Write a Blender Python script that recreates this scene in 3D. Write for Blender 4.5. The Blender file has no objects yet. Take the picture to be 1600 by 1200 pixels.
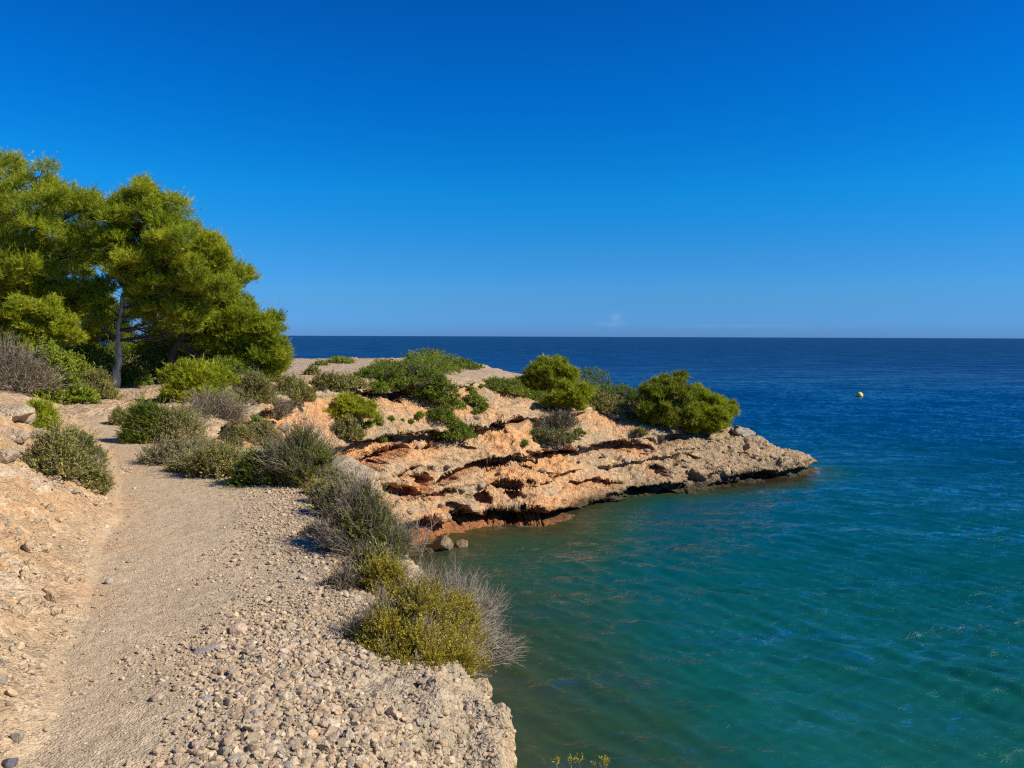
import bpy, math, random
import numpy as np
from math import radians, sin, cos, pi
from mathutils import Vector, Matrix, Euler

rng = np.random.default_rng(7)
SC = bpy.context.scene
COL = SC.collection

# ------------------------------------------------------------------ camera, sky, sun, exposure
CAMZ = 7.0
FPX = 1200.0
PITCH = radians(3.55)
ROLL = radians(-0.22)
cam = bpy.data.cameras.new('camera'); camo = bpy.data.objects.new('camera', cam); COL.objects.link(camo)
cam.sensor_width = 36.0; cam.lens = 36.0 * FPX / 1600.0
cam.clip_start = 0.05; cam.clip_end = 90000
camo.location = (0, 0, CAMZ)
RM = Matrix.Rotation(pi / 2 - PITCH, 3, 'X') @ Matrix.Rotation(-ROLL, 3, 'Z')
camo.rotation_euler = RM.to_euler()
SC.camera = camo
RMn = np.array(RM)

SUN_EL = radians(40); SUN_DIR = Vector((1.0, -0.24, 0)).normalized()
sun = bpy.data.lights.new('sun', 'SUN'); suno = bpy.data.objects.new('sun', sun); COL.objects.link(suno)
sun.energy = 5.0; sun.angle = radians(0.53); sun.color = (1.0, 0.93, 0.82)
sv = Vector((SUN_DIR.x * cos(SUN_EL), SUN_DIR.y * cos(SUN_EL), sin(SUN_EL)))
suno.rotation_euler = sv.to_track_quat('Z', 'Y').to_euler()

W = bpy.data.worlds.new('World'); SC.world = W; W.use_nodes = True
nt = W.node_tree; nt.nodes.clear()
out = nt.nodes.new('ShaderNodeOutputWorld'); bg = nt.nodes.new('ShaderNodeBackground')
sky = nt.nodes.new('ShaderNodeTexSky'); sky.sky_type = 'NISHITA'; sky.sun_disc = False
sky.sun_elevation = SUN_EL; sky.sun_rotation = math.atan2(SUN_DIR.x, SUN_DIR.y)
sky.altitude = 0; sky.air_density = 1.0; sky.dust_density = 0.0; sky.ozone_density = 3.0
hsv = nt.nodes.new('ShaderNodeHueSaturation'); hsv.inputs['Saturation'].default_value = 1.45
gm = nt.nodes.new('ShaderNodeGamma'); gm.inputs[1].default_value = 1.0
mixc = nt.nodes.new('ShaderNodeMix'); mixc.data_type = 'RGBA'; mixc.blend_type = 'MULTIPLY'
mixc.inputs[0].default_value = 1.0; mixc.inputs[7].default_value = (0.62, 0.86, 1.0, 1)
nt.links.new(sky.outputs[0], hsv.inputs['Color']); nt.links.new(hsv.outputs[0], mixc.inputs[6])
# the clear, deep blue of this sky: colour balance by height above the horizon
EXPO = 0.3
def _lin(c): return [((v / 255) / 12.92 if v < 10 else ((v / 255 + .055) / 1.055) ** 2.4) for v in c]
_have = [(.0, (178, 198, 160)), (.018, (172, 198, 170)), (.048, (145, 192, 194)), (.105, (105, 167, 201)), (.18, (65, 135, 191)), (.30, (31, 107, 172)), (.40, (11, 92, 159))]
_want = [(92, 144, 204), (92, 154, 208), (84, 156, 213), (58, 151, 220), (20, 139, 219), (2, 108, 200), (2, 88, 178)]
tcw = nt.nodes.new('ShaderNodeTexCoord'); sepw = nt.nodes.new('ShaderNodeSeparateXYZ'); crw = nt.nodes.new('ShaderNodeValToRGB')
nt.links.new(tcw.outputs['Generated'], sepw.inputs[0]); nt.links.new(sepw.outputs[2], crw.inputs[0])
while len(crw.color_ramp.elements) < len(_have): crw.color_ramp.elements.new(.5)
for _i, ((_z, _h), _w) in enumerate(zip(_have, _want)):
    _e = crw.color_ramp.elements[_i]; _e.position = _z; _c = [min(b_ / a_ / 2, 1.0) for a_, b_ in zip(_lin(_h), _lin(_w))]; _e.color = (*_c, 1)
scw = nt.nodes.new('ShaderNodeVectorMath'); scw.operation = 'SCALE'; scw.inputs['Scale'].default_value = 2.0 / 2 ** EXPO
mul = nt.nodes.new('ShaderNodeMix'); mul.data_type = 'RGBA'; mul.blend_type = 'MULTIPLY'; mul.inputs[0].default_value = 1
nt.links.new(crw.outputs[0], scw.inputs[0]); nt.links.new(scw.outputs[0], mul.inputs[7]); nt.links.new(mixc.outputs[2], mul.inputs[6])
def _m(op, a, b=None, c=None):
    n_ = nt.nodes.new('ShaderNodeMath'); n_.operation = op
    for i_, v_ in enumerate((a, b, c)):
        if v_ is None: continue
        if isinstance(v_, (int, float)): n_.inputs[i_].default_value = v_
        else: nt.links.new(v_, n_.inputs[i_])
    return n_.outputs[0]
_az = _m('ARCTAN2', sepw.outputs[0], sepw.outputs[1]); _el = sepw.outputs[2]
_nz = nt.nodes.new('ShaderNodeTexNoise'); _nz.inputs['Scale'].default_value = 90; _nz.inputs['Detail'].default_value = 4; nt.links.new(tcw.outputs['Generated'], _nz.inputs['Vector'])
def _blob(az0, el0, wa, we, amt):
    a_ = _m('POWER', _m('ABSOLUTE', _m('DIVIDE', _m('SUBTRACT', _az, az0), wa)), 2.0); e_ = _m('POWER', _m('ABSOLUTE', _m('DIVIDE', _m('SUBTRACT', _el, el0), we)), 2.0)
    return _m('MULTIPLY', _m('EXPONENT', _m('MULTIPLY', _m('ADD', a_, e_), -1.0)), amt)
_cl = _m('MULTIPLY', _m('ADD', _blob(.1335, .0235, .0085, .0065, .24), _m('ADD', _blob(.127, .0165, .016, .003, .16), _blob(.29, .014, .09, .002, .10))), _m('MULTIPLY_ADD', _nz.outputs[0], 2.2, -.45))
_cl = _m('MINIMUM', _m('MAXIMUM', _cl, 0.0), 1.0)
_mc = nt.nodes.new('ShaderNodeMix'); _mc.data_type = 'RGBA'; nt.links.new(_cl, _mc.inputs[0]); nt.links.new(mul.outputs[2], _mc.inputs[6]); _mc.inputs[7].default_value = (3.6, 4.6, 6.6, 1)
nt.links.new(_mc.outputs[2], gm.inputs[0])
nt.links.new(gm.outputs[0], bg.inputs[0]); bg.inputs[1].default_value = 0.095
nt.links.new(bg.outputs[0], out.inputs[0])

SC.view_settings.view_transform = 'Standard'; SC.view_settings.look = 'None'
SC.view_settings.exposure = EXPO; SC.view_settings.gamma = 1.0
SC.cycles.use_denoising = False; SC.cycles.sample_clamp_direct = 1.6; SC.cycles.sample_clamp_indirect = 2.0; SC.cycles.filter_width = 1.2; SC.cycles.use_adaptive_sampling = False
SC.cycles.max_bounces = 6; SC.cycles.transparent_max_bounces = 8
SC.cycles.diffuse_bounces = 3; SC.cycles.glossy_bounces = 3
SC.cycles.caustics_reflective = False; SC.cycles.caustics_refractive = False

# ------------------------------------------------------------------ projection helpers (photo pixels 1600x1200)
def rayv(px, py):
    d = RMn @ np.array([(px - 800) / FPX, -(py - 600) / FPX, -1.0])
    return d
def P(px, py, Y):
    d = rayv(px, py); return np.array([0, 0, CAMZ]) + d * (Y / d[1])
def PZ(px, py, z):
    d = rayv(px, py); return np.array([0, 0, CAMZ]) + d * ((z - CAMZ) / d[2])
def project(x, y, z):
    v = np.stack([x, y, z - CAMZ], -1) @ RMn
    zz = np.maximum(-v[..., 2], 1e-3)
    return 800 + FPX * v[..., 0] / zz, 600 - FPX * v[..., 1] / zz

# ------------------------------------------------------------------ noise
_T = np.random.default_rng(11).random((64, 64, 64)).astype(np.float32) * 2 - 1
def vnoise(x, y, z=0.0, s=1.0, off=0.0):
    x = np.asarray(x, np.float32) * s + off; y = np.asarray(y, np.float32) * s + off * 1.7; z = np.asarray(z, np.float32) * s + off * .3
    x, y, z = np.broadcast_arrays(x, y, z)
    xi = np.floor(x); yi = np.floor(y); zi = np.floor(z)
    fx = x - xi; fy = y - yi; fz = z - zi
    fx = fx * fx * (3 - 2 * fx); fy = fy * fy * (3 - 2 * fy); fz = fz * fz * (3 - 2 * fz)
    a = xi.astype(np.int32) & 63; b = yi.astype(np.int32) & 63; c = zi.astype(np.int32) & 63
    a1 = (a + 1) & 63; b1 = (b + 1) & 63; c1 = (c + 1) & 63
    def L(p, q, t): return p + (q - p) * t
    return L(L(L(_T[a, b, c], _T[a1, b, c], fx), L(_T[a, b1, c], _T[a1, b1, c], fx), fy),
             L(L(_T[a, b, c1], _T[a1, b, c1], fx), L(_T[a, b1, c1], _T[a1, b1, c1], fx), fy), fz)
def fbm(x, y, z=0.0, s=1.0, o=4, off=0.0, g=0.5):
    r = 0; a = 1; t = 0
    for i in range(o):
        r = r + a * vnoise(x, y, z, s * 2.03 ** i, off + i * 13.7); t += a; a *= g
    return r / t
def sstep(a, b, x):
    t = np.clip((x - a) / (b - a), 0, 1); return t * t * (3 - 2 * t)

# ------------------------------------------------------------------ mesh helpers
def make_mesh(name, V, F, mat=None, col=None, smooth=False, parent=None, link=True):
    V = np.asarray(V, np.float32); F = np.asarray(F, np.int32)
    me = bpy.data.meshes.new(name)
    me.vertices.add(len(V)); me.vertices.foreach_set('co', V.ravel())
    k = F.shape[1]
    me.loops.add(F.size); me.loops.foreach_set('vertex_index', F.ravel())
    me.polygons.add(len(F)); me.polygons.foreach_set('loop_start', np.arange(0, F.size, k, dtype=np.int32))
    try: me.polygons.foreach_set('loop_total', np.full(len(F), k, np.int32))
    except Exception: pass
    me.update(calc_edges=True)
    me.polygons.foreach_set('use_smooth', np.full(len(F), smooth, bool))
    if col is not None:
        ca = me.color_attributes.new('col', 'FLOAT_COLOR', 'POINT')
        c = np.ones((len(V), 4), np.float32); c[:, :col.shape[1]] = col
        ca.data.foreach_set('color', c.ravel())
    if mat: me.materials.append(mat)
    if not link: return me
    o = bpy.data.objects.new(name, me); COL.objects.link(o)
    if parent: o.parent = parent
    return o
def tag(o, label=None, cat=None, group=None, kind=None):
    if label: o['label'] = label
    if cat: o['category'] = cat
    if group: o['group'] = group
    if kind: o['kind'] = kind
    return o
def empty(name, loc, rz=0, sc=None):
    o = bpy.data.objects.new(name, None); COL.objects.link(o); o.location = tuple(float(v) for v in loc)
    o.rotation_euler = (0, 0, rz); o.empty_display_size = 0.2
    if sc: o.scale = sc
    return o

def norm(v): return v / np.maximum(np.linalg.norm(v, axis=-1, keepdims=True), 1e-9)
def frames(d, r):
    """orthonormal frames with z axis d, random roll"""
    d = norm(d); a = r.normal(size=d.shape); u = norm(np.cross(d, a)); v = np.cross(d, u)
    return u, v, d
def sticks(P0, P1, r0, r1, sides=3):
    P0 = np.asarray(P0); P1 = np.asarray(P1); n = len(P0)
    u, v, d = frames(P1 - P0, np.random.default_rng(3))
    r0 = np.broadcast_to(r0, (n,)); r1 = np.broadcast_to(r1, (n,))
    V = np.zeros((n, 2 * sides, 3))
    for k in range(sides):
        a = 2 * pi * k / sides; w = u * cos(a) + v * sin(a)
        V[:, k] = P0 + w * r0[:, None]; V[:, sides + k] = P1 + w * r1[:, None]
    f = np.array([[k, (k + 1) % sides, sides + (k + 1) % sides, sides + k] for k in range(sides)])
    F = (f[None] + (np.arange(n) * 2 * sides)[:, None, None]).reshape(-1, 4)
    return V.reshape(-1, 3), F
def tube(pts, rad, sides=8, jitter=0.0, r=None):
    pts = np.asarray(pts, float); n = len(pts); V = []
    up = np.array([0.13, 0.9, 0.2])
    for i in range(n):
        t = norm(pts[min(i + 1, n - 1)] - pts[max(i - 1, 0)])
        u = norm(np.cross(t, up)); v = np.cross(t, u)
        for k in range(sides):
            a = 2 * pi * k / sides
            rr = rad[i] * (1 + (jitter * r.uniform(-1, 1) if r is not None else 0))
            V.append(pts[i] + (u * cos(a) + v * sin(a)) * rr)
    F = []
    for i in range(n - 1):
        for k in range(sides):
            F.append([i * sides + k, i * sides + (k + 1) % sides, (i + 1) * sides + (k + 1) % sides, (i + 1) * sides + k])
    return np.array(V), np.array(F)
def join(parts):
    Vs, Fs, o = [], [], 0
    for V, F in parts:
        if len(V) == 0: continue
        Vs.append(V); Fs.append(F + o); o += len(V)
    return np.concatenate(Vs), np.concatenate(Fs)
def bez(a, b, bow, n):
    t = np.linspace(0, 1, n)[:, None]
    a = np.asarray(a, float); b = np.asarray(b, float); m = (a + b) / 2 + np.asarray(bow, float)
    return (1 - t) ** 2 * a + 2 * t * (1 - t) * m + t ** 2 * b

# ------------------------------------------------------------------ materials
def new_mat(name):
    m = bpy.data.materials.new(name); m.use_nodes = True; t = m.node_tree; t.nodes.clear()
    return m, t
def node(t, kind, **kw):
    n = t.nodes.new(kind)
    for k, v in kw.items():
        if k.startswith('i_'): n.inputs[k[2:].replace('_', ' ')].default_value = v
        else: setattr(n, k, v)
    return n
def leaf_mat(name, trans=0.35, rough=0.55, var=0.25):
    m, t = new_mat(name)
    o = node(t, 'ShaderNodeOutputMaterial'); at = node(t, 'ShaderNodeVertexColor', layer_name='col')
    nz = node(t, 'ShaderNodeTexNoise'); nz.inputs['Scale'].default_value = 2.5
    tc = node(t, 'ShaderNodeTexCoord'); t.links.new(tc.outputs['Object'], nz.inputs['Vector'])
    mr = node(t, 'ShaderNodeMapRange'); mr.inputs[1].default_value = .3; mr.inputs[2].default_value = .7
    mr.inputs[3].default_value = 1 - var; mr.inputs[4].default_value = 1 + var
    t.links.new(nz.outputs[0], mr.inputs[0])
    mx = node(t, 'ShaderNodeVectorMath', operation='SCALE'); t.links.new(at.outputs[0], mx.inputs[0]); t.links.new(mr.outputs[0], mx.inputs['Scale'])
    b = node(t, 'ShaderNodeBsdfPrincipled'); b.inputs['Roughness'].default_value = rough
    b.inputs['Specular IOR Level'].default_value = 0.25
    tr = node(t, 'ShaderNodeBsdfTranslucent'); ms = node(t, 'ShaderNodeMixShader'); ms.inputs[0].default_value = trans
    t.links.new(mx.outputs[0], b.inputs['Base Color']); t.links.new(mx.outputs[0], tr.inputs[0])
    t.links.new(b.outputs[0], ms.inputs[1]); t.links.new(tr.outputs[0], ms.inputs[2]); t.links.new(ms.outputs[0], o.inputs[0])
    return m
def bark_mat(name, c1, c2, scale=8):
    m, t = new_mat(name)
    o = node(t, 'ShaderNodeOutputMaterial'); b = node(t, 'ShaderNodeBsdfPrincipled'); b.inputs['Roughness'].default_value = .9
    tc = node(t, 'ShaderNodeTexCoord'); mp = node(t, 'ShaderNodeMapping'); mp.inputs['Scale'].default_value = (1, 1, .25)
    nz = node(t, 'ShaderNodeTexNoise'); nz.inputs['Scale'].default_value = scale; nz.inputs['Detail'].default_value = 5
    cr = node(t, 'ShaderNodeValToRGB'); cr.color_ramp.elements[0].position = .35; cr.color_ramp.elements[1].position = .65
    cr.color_ramp.elements[0].color = (*c1, 1); cr.color_ramp.elements[1].color = (*c2, 1)
    bp = node(t, 'ShaderNodeBump'); bp.inputs['Strength'].default_value = .7; bp.inputs['Distance'].default_value = .03
    t.links.new(tc.outputs['Object'], mp.inputs[0]); t.links.new(mp.outputs[0], nz.inputs['Vector'])
    t.links.new(nz.outputs[0], cr.inputs[0]); t.links.new(cr.outputs[0], b.inputs['Base Color'])
    t.links.new(nz.outputs[0], bp.inputs['Height']); t.links.new(bp.outputs[0], b.inputs['Normal']); t.links.new(b.outputs[0], o.inputs[0])
    return m
def ground_mat(name, s1=14, s2=60, bump=0.03, cvar=0.35, pit=0.0):
    """vertex colour broken up by world-space grain, with bump"""
    m, t = new_mat(name)
    o = node(t, 'ShaderNodeOutputMaterial'); b = node(t, 'ShaderNodeBsdfPrincipled'); b.inputs['Roughness'].default_value = .92
    b.inputs['Specular IOR Level'].default_value = .15
    at = node(t, 'ShaderNodeVertexColor', layer_name='col'); g = node(t, 'ShaderNodeNewGeometry')
    n1 = node(t, 'ShaderNodeTexNoise'); n1.inputs['Scale'].default_value = s1; n1.inputs['Detail'].default_value = 6; n1.inputs['Roughness'].default_value = .65
    n2 = node(t, 'ShaderNodeTexVoronoi'); n2.inputs['Scale'].default_value = s2
    n3 = node(t, 'ShaderNodeTexNoise'); n3.inputs['Scale'].default_value = s2 * 1.7; n3.inputs['Detail'].default_value = 3
    for n in (n1, n2, n3): t.links.new(g.outputs['Position'], n.inputs['Vector'])
    mr = node(t, 'ShaderNodeMapRange'); mr.inputs[1].default_value = .3; mr.inputs[2].default_value = .7; mr.inputs[3].default_value = 1 - cvar; mr.inputs[4].default_value = 1 + cvar
    t.links.new(n1.outputs[0], mr.inputs[0])
    hs = node(t, 'ShaderNodeSeparateColor'); t.links.new(n2.outputs['Color'], hs.inputs[0])
    mr2 = node(t, 'ShaderNodeMapRange'); mr2.inputs[3].default_value = .8; mr2.inputs[4].default_value = 1.2; t.links.new(hs.outputs[0], mr2.inputs[0])
    mu = node(t, 'ShaderNodeMath', operation='MULTIPLY'); t.links.new(mr.outputs[0], mu.inputs[0]); t.links.new(mr2.outputs[0], mu.inputs[1])
    sc = node(t, 'ShaderNodeVectorMath', operation='SCALE'); t.links.new(at.outputs[0], sc.inputs[0]); t.links.new(mu.outputs[0], sc.inputs['Scale'])
    t.links.new(sc.outputs[0], b.inputs['Base Color'])
    ad = node(t, 'ShaderNodeMath', operation='MULTIPLY_ADD'); t.links.new(n1.outputs[0], ad.inputs[0]); ad.inputs[1].default_value = 1.6
    sb = node(t, 'ShaderNodeMath', operation='MULTIPLY_ADD'); t.links.new(n2.outputs['Distance'], sb.inputs[0]); sb.inputs[1].default_value = -.55
    t.links.new(n3.outputs[0], sb.inputs[2]); t.links.new(sb.outputs[0], ad.inputs[2])
    bp = node(t, 'ShaderNodeBump'); bp.inputs['Strength'].default_value = .9; bp.inputs['Distance'].default_value = bump
    t.links.new(ad.outputs[0], bp.inputs['Height']); t.links.new(bp.outputs[0], b.inputs['Normal']); t.links.new(b.outputs[0], o.inputs[0])
    return m

M_PINE = leaf_mat('pine_needles', .35, .5)
M_LEAF = leaf_mat('shrub_leaves', .3, .45)
M_DRY = leaf_mat('dry_twig_foliage', .1, .8)
M_BARK = bark_mat('pine_bark', (.22, .18, .13), (.60, .53, .43), 9)  # bark tone lightened in place of sunlight the crowns block
M_BARKD = bark_mat('dark_bark', (.05, .04, .03), (.14, .11, .085), 9)
M_TWIG = bark_mat('grey_twigs', (.13, .10, .08), (.30, .26, .22), 20)
M_DEAD = bark_mat('bleached_twigs', (.17, .135, .10), (.34, .28, .21), 20)
M_PATH = ground_mat('path_dirt', 10, 75, .012, .13)
M_VERGE = ground_mat('gravelly_earth', 14, 45, .02, .18)
M_BANK = ground_mat('orange_earth', 7, 38, .03, .24)
M_CLIFF = ground_mat('conglomerate', 9, 26, .04, .25)
M_HEAD = ground_mat('weathered_rock', 3.5, 11, .085, .26)
M_STONE = ground_mat('stone', 30, 90, .004, .18)

# ------------------------------------------------------------------ terrain
COAST = np.array([(4.5, -30), (3.2, -8), (2.0, -2), (1.0, 1.2), (0.34, 2.3), (0.20, 2.7), (0.15, 3.1), (0.19, 3.5), (0.15, 3.9), (0.00, 4.3), (-0.10, 4.9), (-0.22, 5.3), (-0.40, 5.9), (-0.72, 6.6), (-1.5, 9.5),
    (-2.7, 15), (-3.7, 21), (-3.7, 24.4), (-3.1, 25.6), (-2.1, 26.9), (-0.9, 27.9), (1.2, 28.2), (2.2, 29.3), (2.8, 30.8), (5.5, 33.2),
    (8.2, 34.0), (9.8, 35.4), (12.4, 37.3), (14.7, 38.4), (16.1, 40.2), (15.9, 42.5), (13.6, 47), (9, 51), (3, 54), (-5, 57), (-20, 60), (-60, 66), (-90, 60)], float)
_poly = np.concatenate([COAST, [(-90, -30)]])
def coast_dist(x, y):
    x = np.asarray(x, np.float64); y = np.asarray(y, np.float64)
    best = np.full(x.shape, 1e9); bx = np.zeros(x.shape); by = np.zeros(x.shape)
    for i in range(len(COAST) - 1):
        ax, ay = COAST[i]; cx, cy = COAST[i + 1]; dx, dy = cx - ax, cy - ay
        t = np.clip(((x - ax) * dx + (y - ay) * dy) / (dx * dx + dy * dy), 0, 1)
        qx = ax + t * dx; qy = ay + t * dy; d = (x - qx) ** 2 + (y - qy) ** 2
        m = d < best; best = np.where(m, d, best); bx = np.where(m, qx, bx); by = np.where(m, qy, by)
    inside = np.zeros(x.shape, bool); n = len(_poly)
    for i in range(n):
        ax, ay = _poly[i]; cx, cy = _poly[(i + 1) % n]
        if ay == cy: continue
        c = ((ay > y) != (cy > y)) & (x < (cx - ax) * (y - ay) / (cy - ay) + ax)
        inside ^= c
    D = np.sqrt(best); D = np.where(inside, D, -D)
    s = np.where(D == 0, 1, D)
    return D, -(x - bx) / s, -(y - by) / s      # outward unit vector
FOOT_Y = [-5, 0, 1.5, 3, 4.5, 6.5, 9, 11.5, 15, 20, 28]
FOOT_X = [-2.2, -1.7, -1.6, -1.85, -2.5, -3.4, -4.6, -6.1, -8.6, -12, -17]
LEV = [-0.55, 0.35, 1.35, 2.15, 3.45, 4.85, 6.5]
def head_w(x, y): return sstep(9.5, 16, y + 0.25 * x)
def base(x, y, fine=True):
    D, ox, oy = coast_dist(x, y)
    hw = head_w(x, y)
    T = np.interp(x, [-60, -9, -4, 0, 3, 6, 9, 13, 15, 17], [5.5, 5.45, 5.35, 5.0, 4.65, 3.9, 3.0, 2.3, 1.9, 1.25])
    T = T - 0.9 * sstep(-3, 2, x) * sstep(42, 34, y) * sstep(14, 8, x) * .6
    T = 5.4 * (1 - hw) + T * hw
    Wd = D + 0.35 * fbm(x, y, 0, .45, 3, 3.1) * hw + (0.10 * fbm(x, y, 0, 1.1, 3, 8.1)) * (1 - hw)
    gh = np.interp(Wd, [-50, 0, .25, .7, 1.5, 2.5, 3.4, 4.5, 8, 14], [0, 0, .14, .27, .44, .64, .79, .86, .95, 1.0])
    gl_ = np.interp(Wd, [-50, 0, .25, .7, 1.5, 2.5, 3.4, 4.5, 8, 14], [0, 0, .18, .34, .54, .76, .92, .965, .985, 1.0])
    lw_ = sstep(1.5, -2.5, x); gh = gh * (1 - lw_) + gl_ * lw_
    tipw = sstep(6, 12, x) * hw
    gt = np.interp(Wd, [0, .3, 1.2, 2.5, 4, 6, 9], [0, .30, .46, .66, .88, 1.0, 1.0])
    gh = gh * (1 - tipw) + gt * tipw
    gn = np.interp(Wd, [0, .10, .22, .36, .6, 1.0, 1.6], [0, .66, .91, .96, .985, .995, 1])
    g = gn * (1 - hw) + gh * hw
    h = T * g
    # staircase of hard beds on the headland
    hs = h + 0.10 * fbm(x, y, 0, .25, 2, 5.5)
    lev = np.array(LEV); idx = np.clip(np.searchsorted(lev, hs) - 1, 0, len(lev) - 2)
    lo = lev[idx]; hi = lev[idx + 1]; f = np.clip((hs - lo) / (hi - lo), 0, 1)
    f2 = f + 0.42 * np.sin(2 * pi * f) / (2 * pi)
    stair = lo + (hi - lo) * f2 - (hs - h)
    sw = hw * sstep(0, .3, D) * sstep(9, 4, D)
    h = h * (1 - sw) + stair * sw
    # bank on the left of the path
    fx = np.interp(y, FOOT_Y, FOOT_X) + .12 * fbm(x, y, 0, .8, 3, 21)
    db = fx - x
    amp = np.interp(y, [-5, 3, 8, 11, 15, 24], [1.0, 1.0, 1.2, .8, .5, .4])
    bank = amp * (1 - np.exp(-(np.maximum(db, 0) * .85) ** 1.35)) * (db > 0)
    bank = bank * (1 + .25 * fbm(x, y, 0, 1.6, 3, 2.2))
    h = h + bank * sstep(.5, 2, D)
    # loose heap along the right side of the path
    h = h + .05 * np.exp(-((D - 1.1) / .7) ** 2) * (1 - hw)
    h = h + (fbm(x, y, 0, .35, 3, 33) * .12) * sstep(10, 18, y) * sstep(1, 4, D)
    dz = np.where(D < 0, np.interp(-D, [0, 1, 4, 12, 40], [0, -.45, -1.3, -2.6, -5]), 0)
    h = h + dz
    return h, D, ox, oy, hw, db
def ground_at(px, py, y0=1.5, y1=70):
    d = rayv(px, py); t = np.geomspace(y0, y1, 3000) / d[1]
    x = d[0] * t; y = d[1] * t; z = CAMZ + d[2] * t
    h = base(x, y)[0]; i = np.argmax(z < h)
    if not (z < h).any(): i = len(t) - 1
    return np.array([x[i], y[i], h[i]])

# traced hollows in the cliff: px, py, half width, half height, tilt(deg), depth
CARVES = [(588, 722, 58, 10, -18, 1.1), (612, 764, 38, 8, 6, .9), (560, 712, 22, 4, -15, .4),
    (662, 755, 13, 12, 10, .8), (638, 618, 22, 6, -16, .7), (798, 661, 30, 8, -10, .9), (712, 742, 30, 8, -22, .8),
    (762, 724, 30, 7, -3, .9), (806, 718, 28, 5, -6, .7), (842, 710, 14, 8, 15, .7), (890, 704, 28, 7, -4, .9), (958, 694, 26, 7, 4, .8),
    (1000, 700, 22, 6, 5, .8), (1052, 690, 20, 9, -12, .9), (1110, 664, 20, 4, -14, .4), (792, 757, 24, 7, 6, .9), (757, 778, 13, 8, 20, .8),
    (800, 772, 14, 5, 10, .6), (826, 752, 6, 4, 0, .4), (1035, 738, 17, 12, 30, 1.0), (1083, 746, 13, 10, 10, .9), (1070, 728, 7, 8, 0, .6),
    (1115, 741, 14, 5, 0, .5), (935, 755, 34, 4, 2, .4), (1000, 763, 26, 4, 4, .4), (900, 760, 12, 5, 0, .4), (1135, 705, 8, 4, 0, .3), (1165, 715, 9, 4, 10, .3),
    (1228, 748, 9, 7, 0, .4), (1190, 700, 8, 3, 0, .25), (1240, 712, 8, 3, 0, .25), (712, 796, 24, 8, 5, .5), (640, 738, 20, 5, -20, .5), (688, 690, 26, 3, -12, .4),
    (820, 808, 70, 9, 1, 1.2), (890, 800, 34, 7, -6, .9), (735, 808, 30, 7, -4, .9), (660, 822, 30, 8, -16, .9), (960, 786, 50, 4, -4, .5), (1050, 776, 60, 4, -1, .5), (1170, 754, 60, 4, -5, .5),
    (870, 745, 12, 3, 0, .3), (690, 772, 26, 3, -4, .35), (1068, 705, 10, 3, 0, .3), (1088, 715, 8, 3, 20, .3), (1100, 700, 22, 3, -8, .3), (725, 700, 14, 3, 0, .3)]
def displace(x, y, h, D, ox, oy, hw):
    """horizontal displacement of the rock face: protruding beds, recessed soft layers, hollows"""
    zb = h + .12 * fbm(x, y, 0, .16, 2, 4.4) + .07 * fbm(x, y, h, 1.5, 3, 9.4)
    out = np.zeros(x.shape)
    fw = hw * sstep(-.6, .1, D) * sstep(7.5, 4.5, D)
    for k, (zl, a, b) in enumerate([(.42, .25, .6), (1.40, .10, .22), (2.22, .34, .75), (3.45, .32, .65), (4.95, .34, .7)]):
        pn = sstep(-.2, .28, fbm(x, y, 0, .33, 3, 40 + 7 * k))
        q = zb - zl + .06 * fbm(x, y, 0, .9, 2, 60 + 5 * k)
        lip = np.where(q > 0, np.exp(-(q / .28) ** 2), 0) * sstep(-.0, .05, q)
        rec = np.where(q < .02, np.exp(-((q + .02) / .33) ** 2), 0)
        out += ((lip * a * (.2 + .8 * pn) - rec * b * 1.1 * pn) * (1 if k in (0, 4) else sstep(11, 5, x)))
    out *= fw
    px, py = project(x, y, h)
    front = sstep(30, -30, y - (30 + 0.75 * x) - 9)
    car = np.zeros(x.shape)
    wob = 1 + .45 * fbm(x, y, h, 1.4, 3, 77)
    wx = 12 * fbm(x, y, h, 1.1, 3, 91); wy = 9 * fbm(x, y, h, 1.3, 3, 97)
    for (cx, cy, a, b, tl, dp) in CARVES:
        m = (np.abs(px - cx) < a * 1.8 + 20) & (np.abs(py - cy) < a * 1.4 + 20) & (y > 20) & (D > -.8) & (D < 9)
        if not m.any(): continue
        t = radians(tl); X = px[m] + wx[m] - cx; Y = py[m] + wy[m] - cy
        r = ((X * cos(t) + Y * sin(t)) / a) ** 2 + ((-X * sin(t) + Y * cos(t)) / b) ** 2
        yy = (-X * sin(t) + Y * cos(t)) / b
        v = sstep(1.25, .8, r * wob[m]) * dp * np.clip(.95 - .25 * yy, .5, 1.2) * (1 + .4 * (a > 25))
        car[m] = np.maximum(car[m], v)
    out -= car * .8
    # near cliff roughness
    out += (1 - hw) * sstep(-.3, .1, D) * sstep(1.2, .1, D) * (.22 * fbm(x, y, h, 1.3, 4, 51) + .1 * np.sin(h * 5 + 3 * fbm(x, y, 0, .8, 2, 7)))
    return out, car
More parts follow.
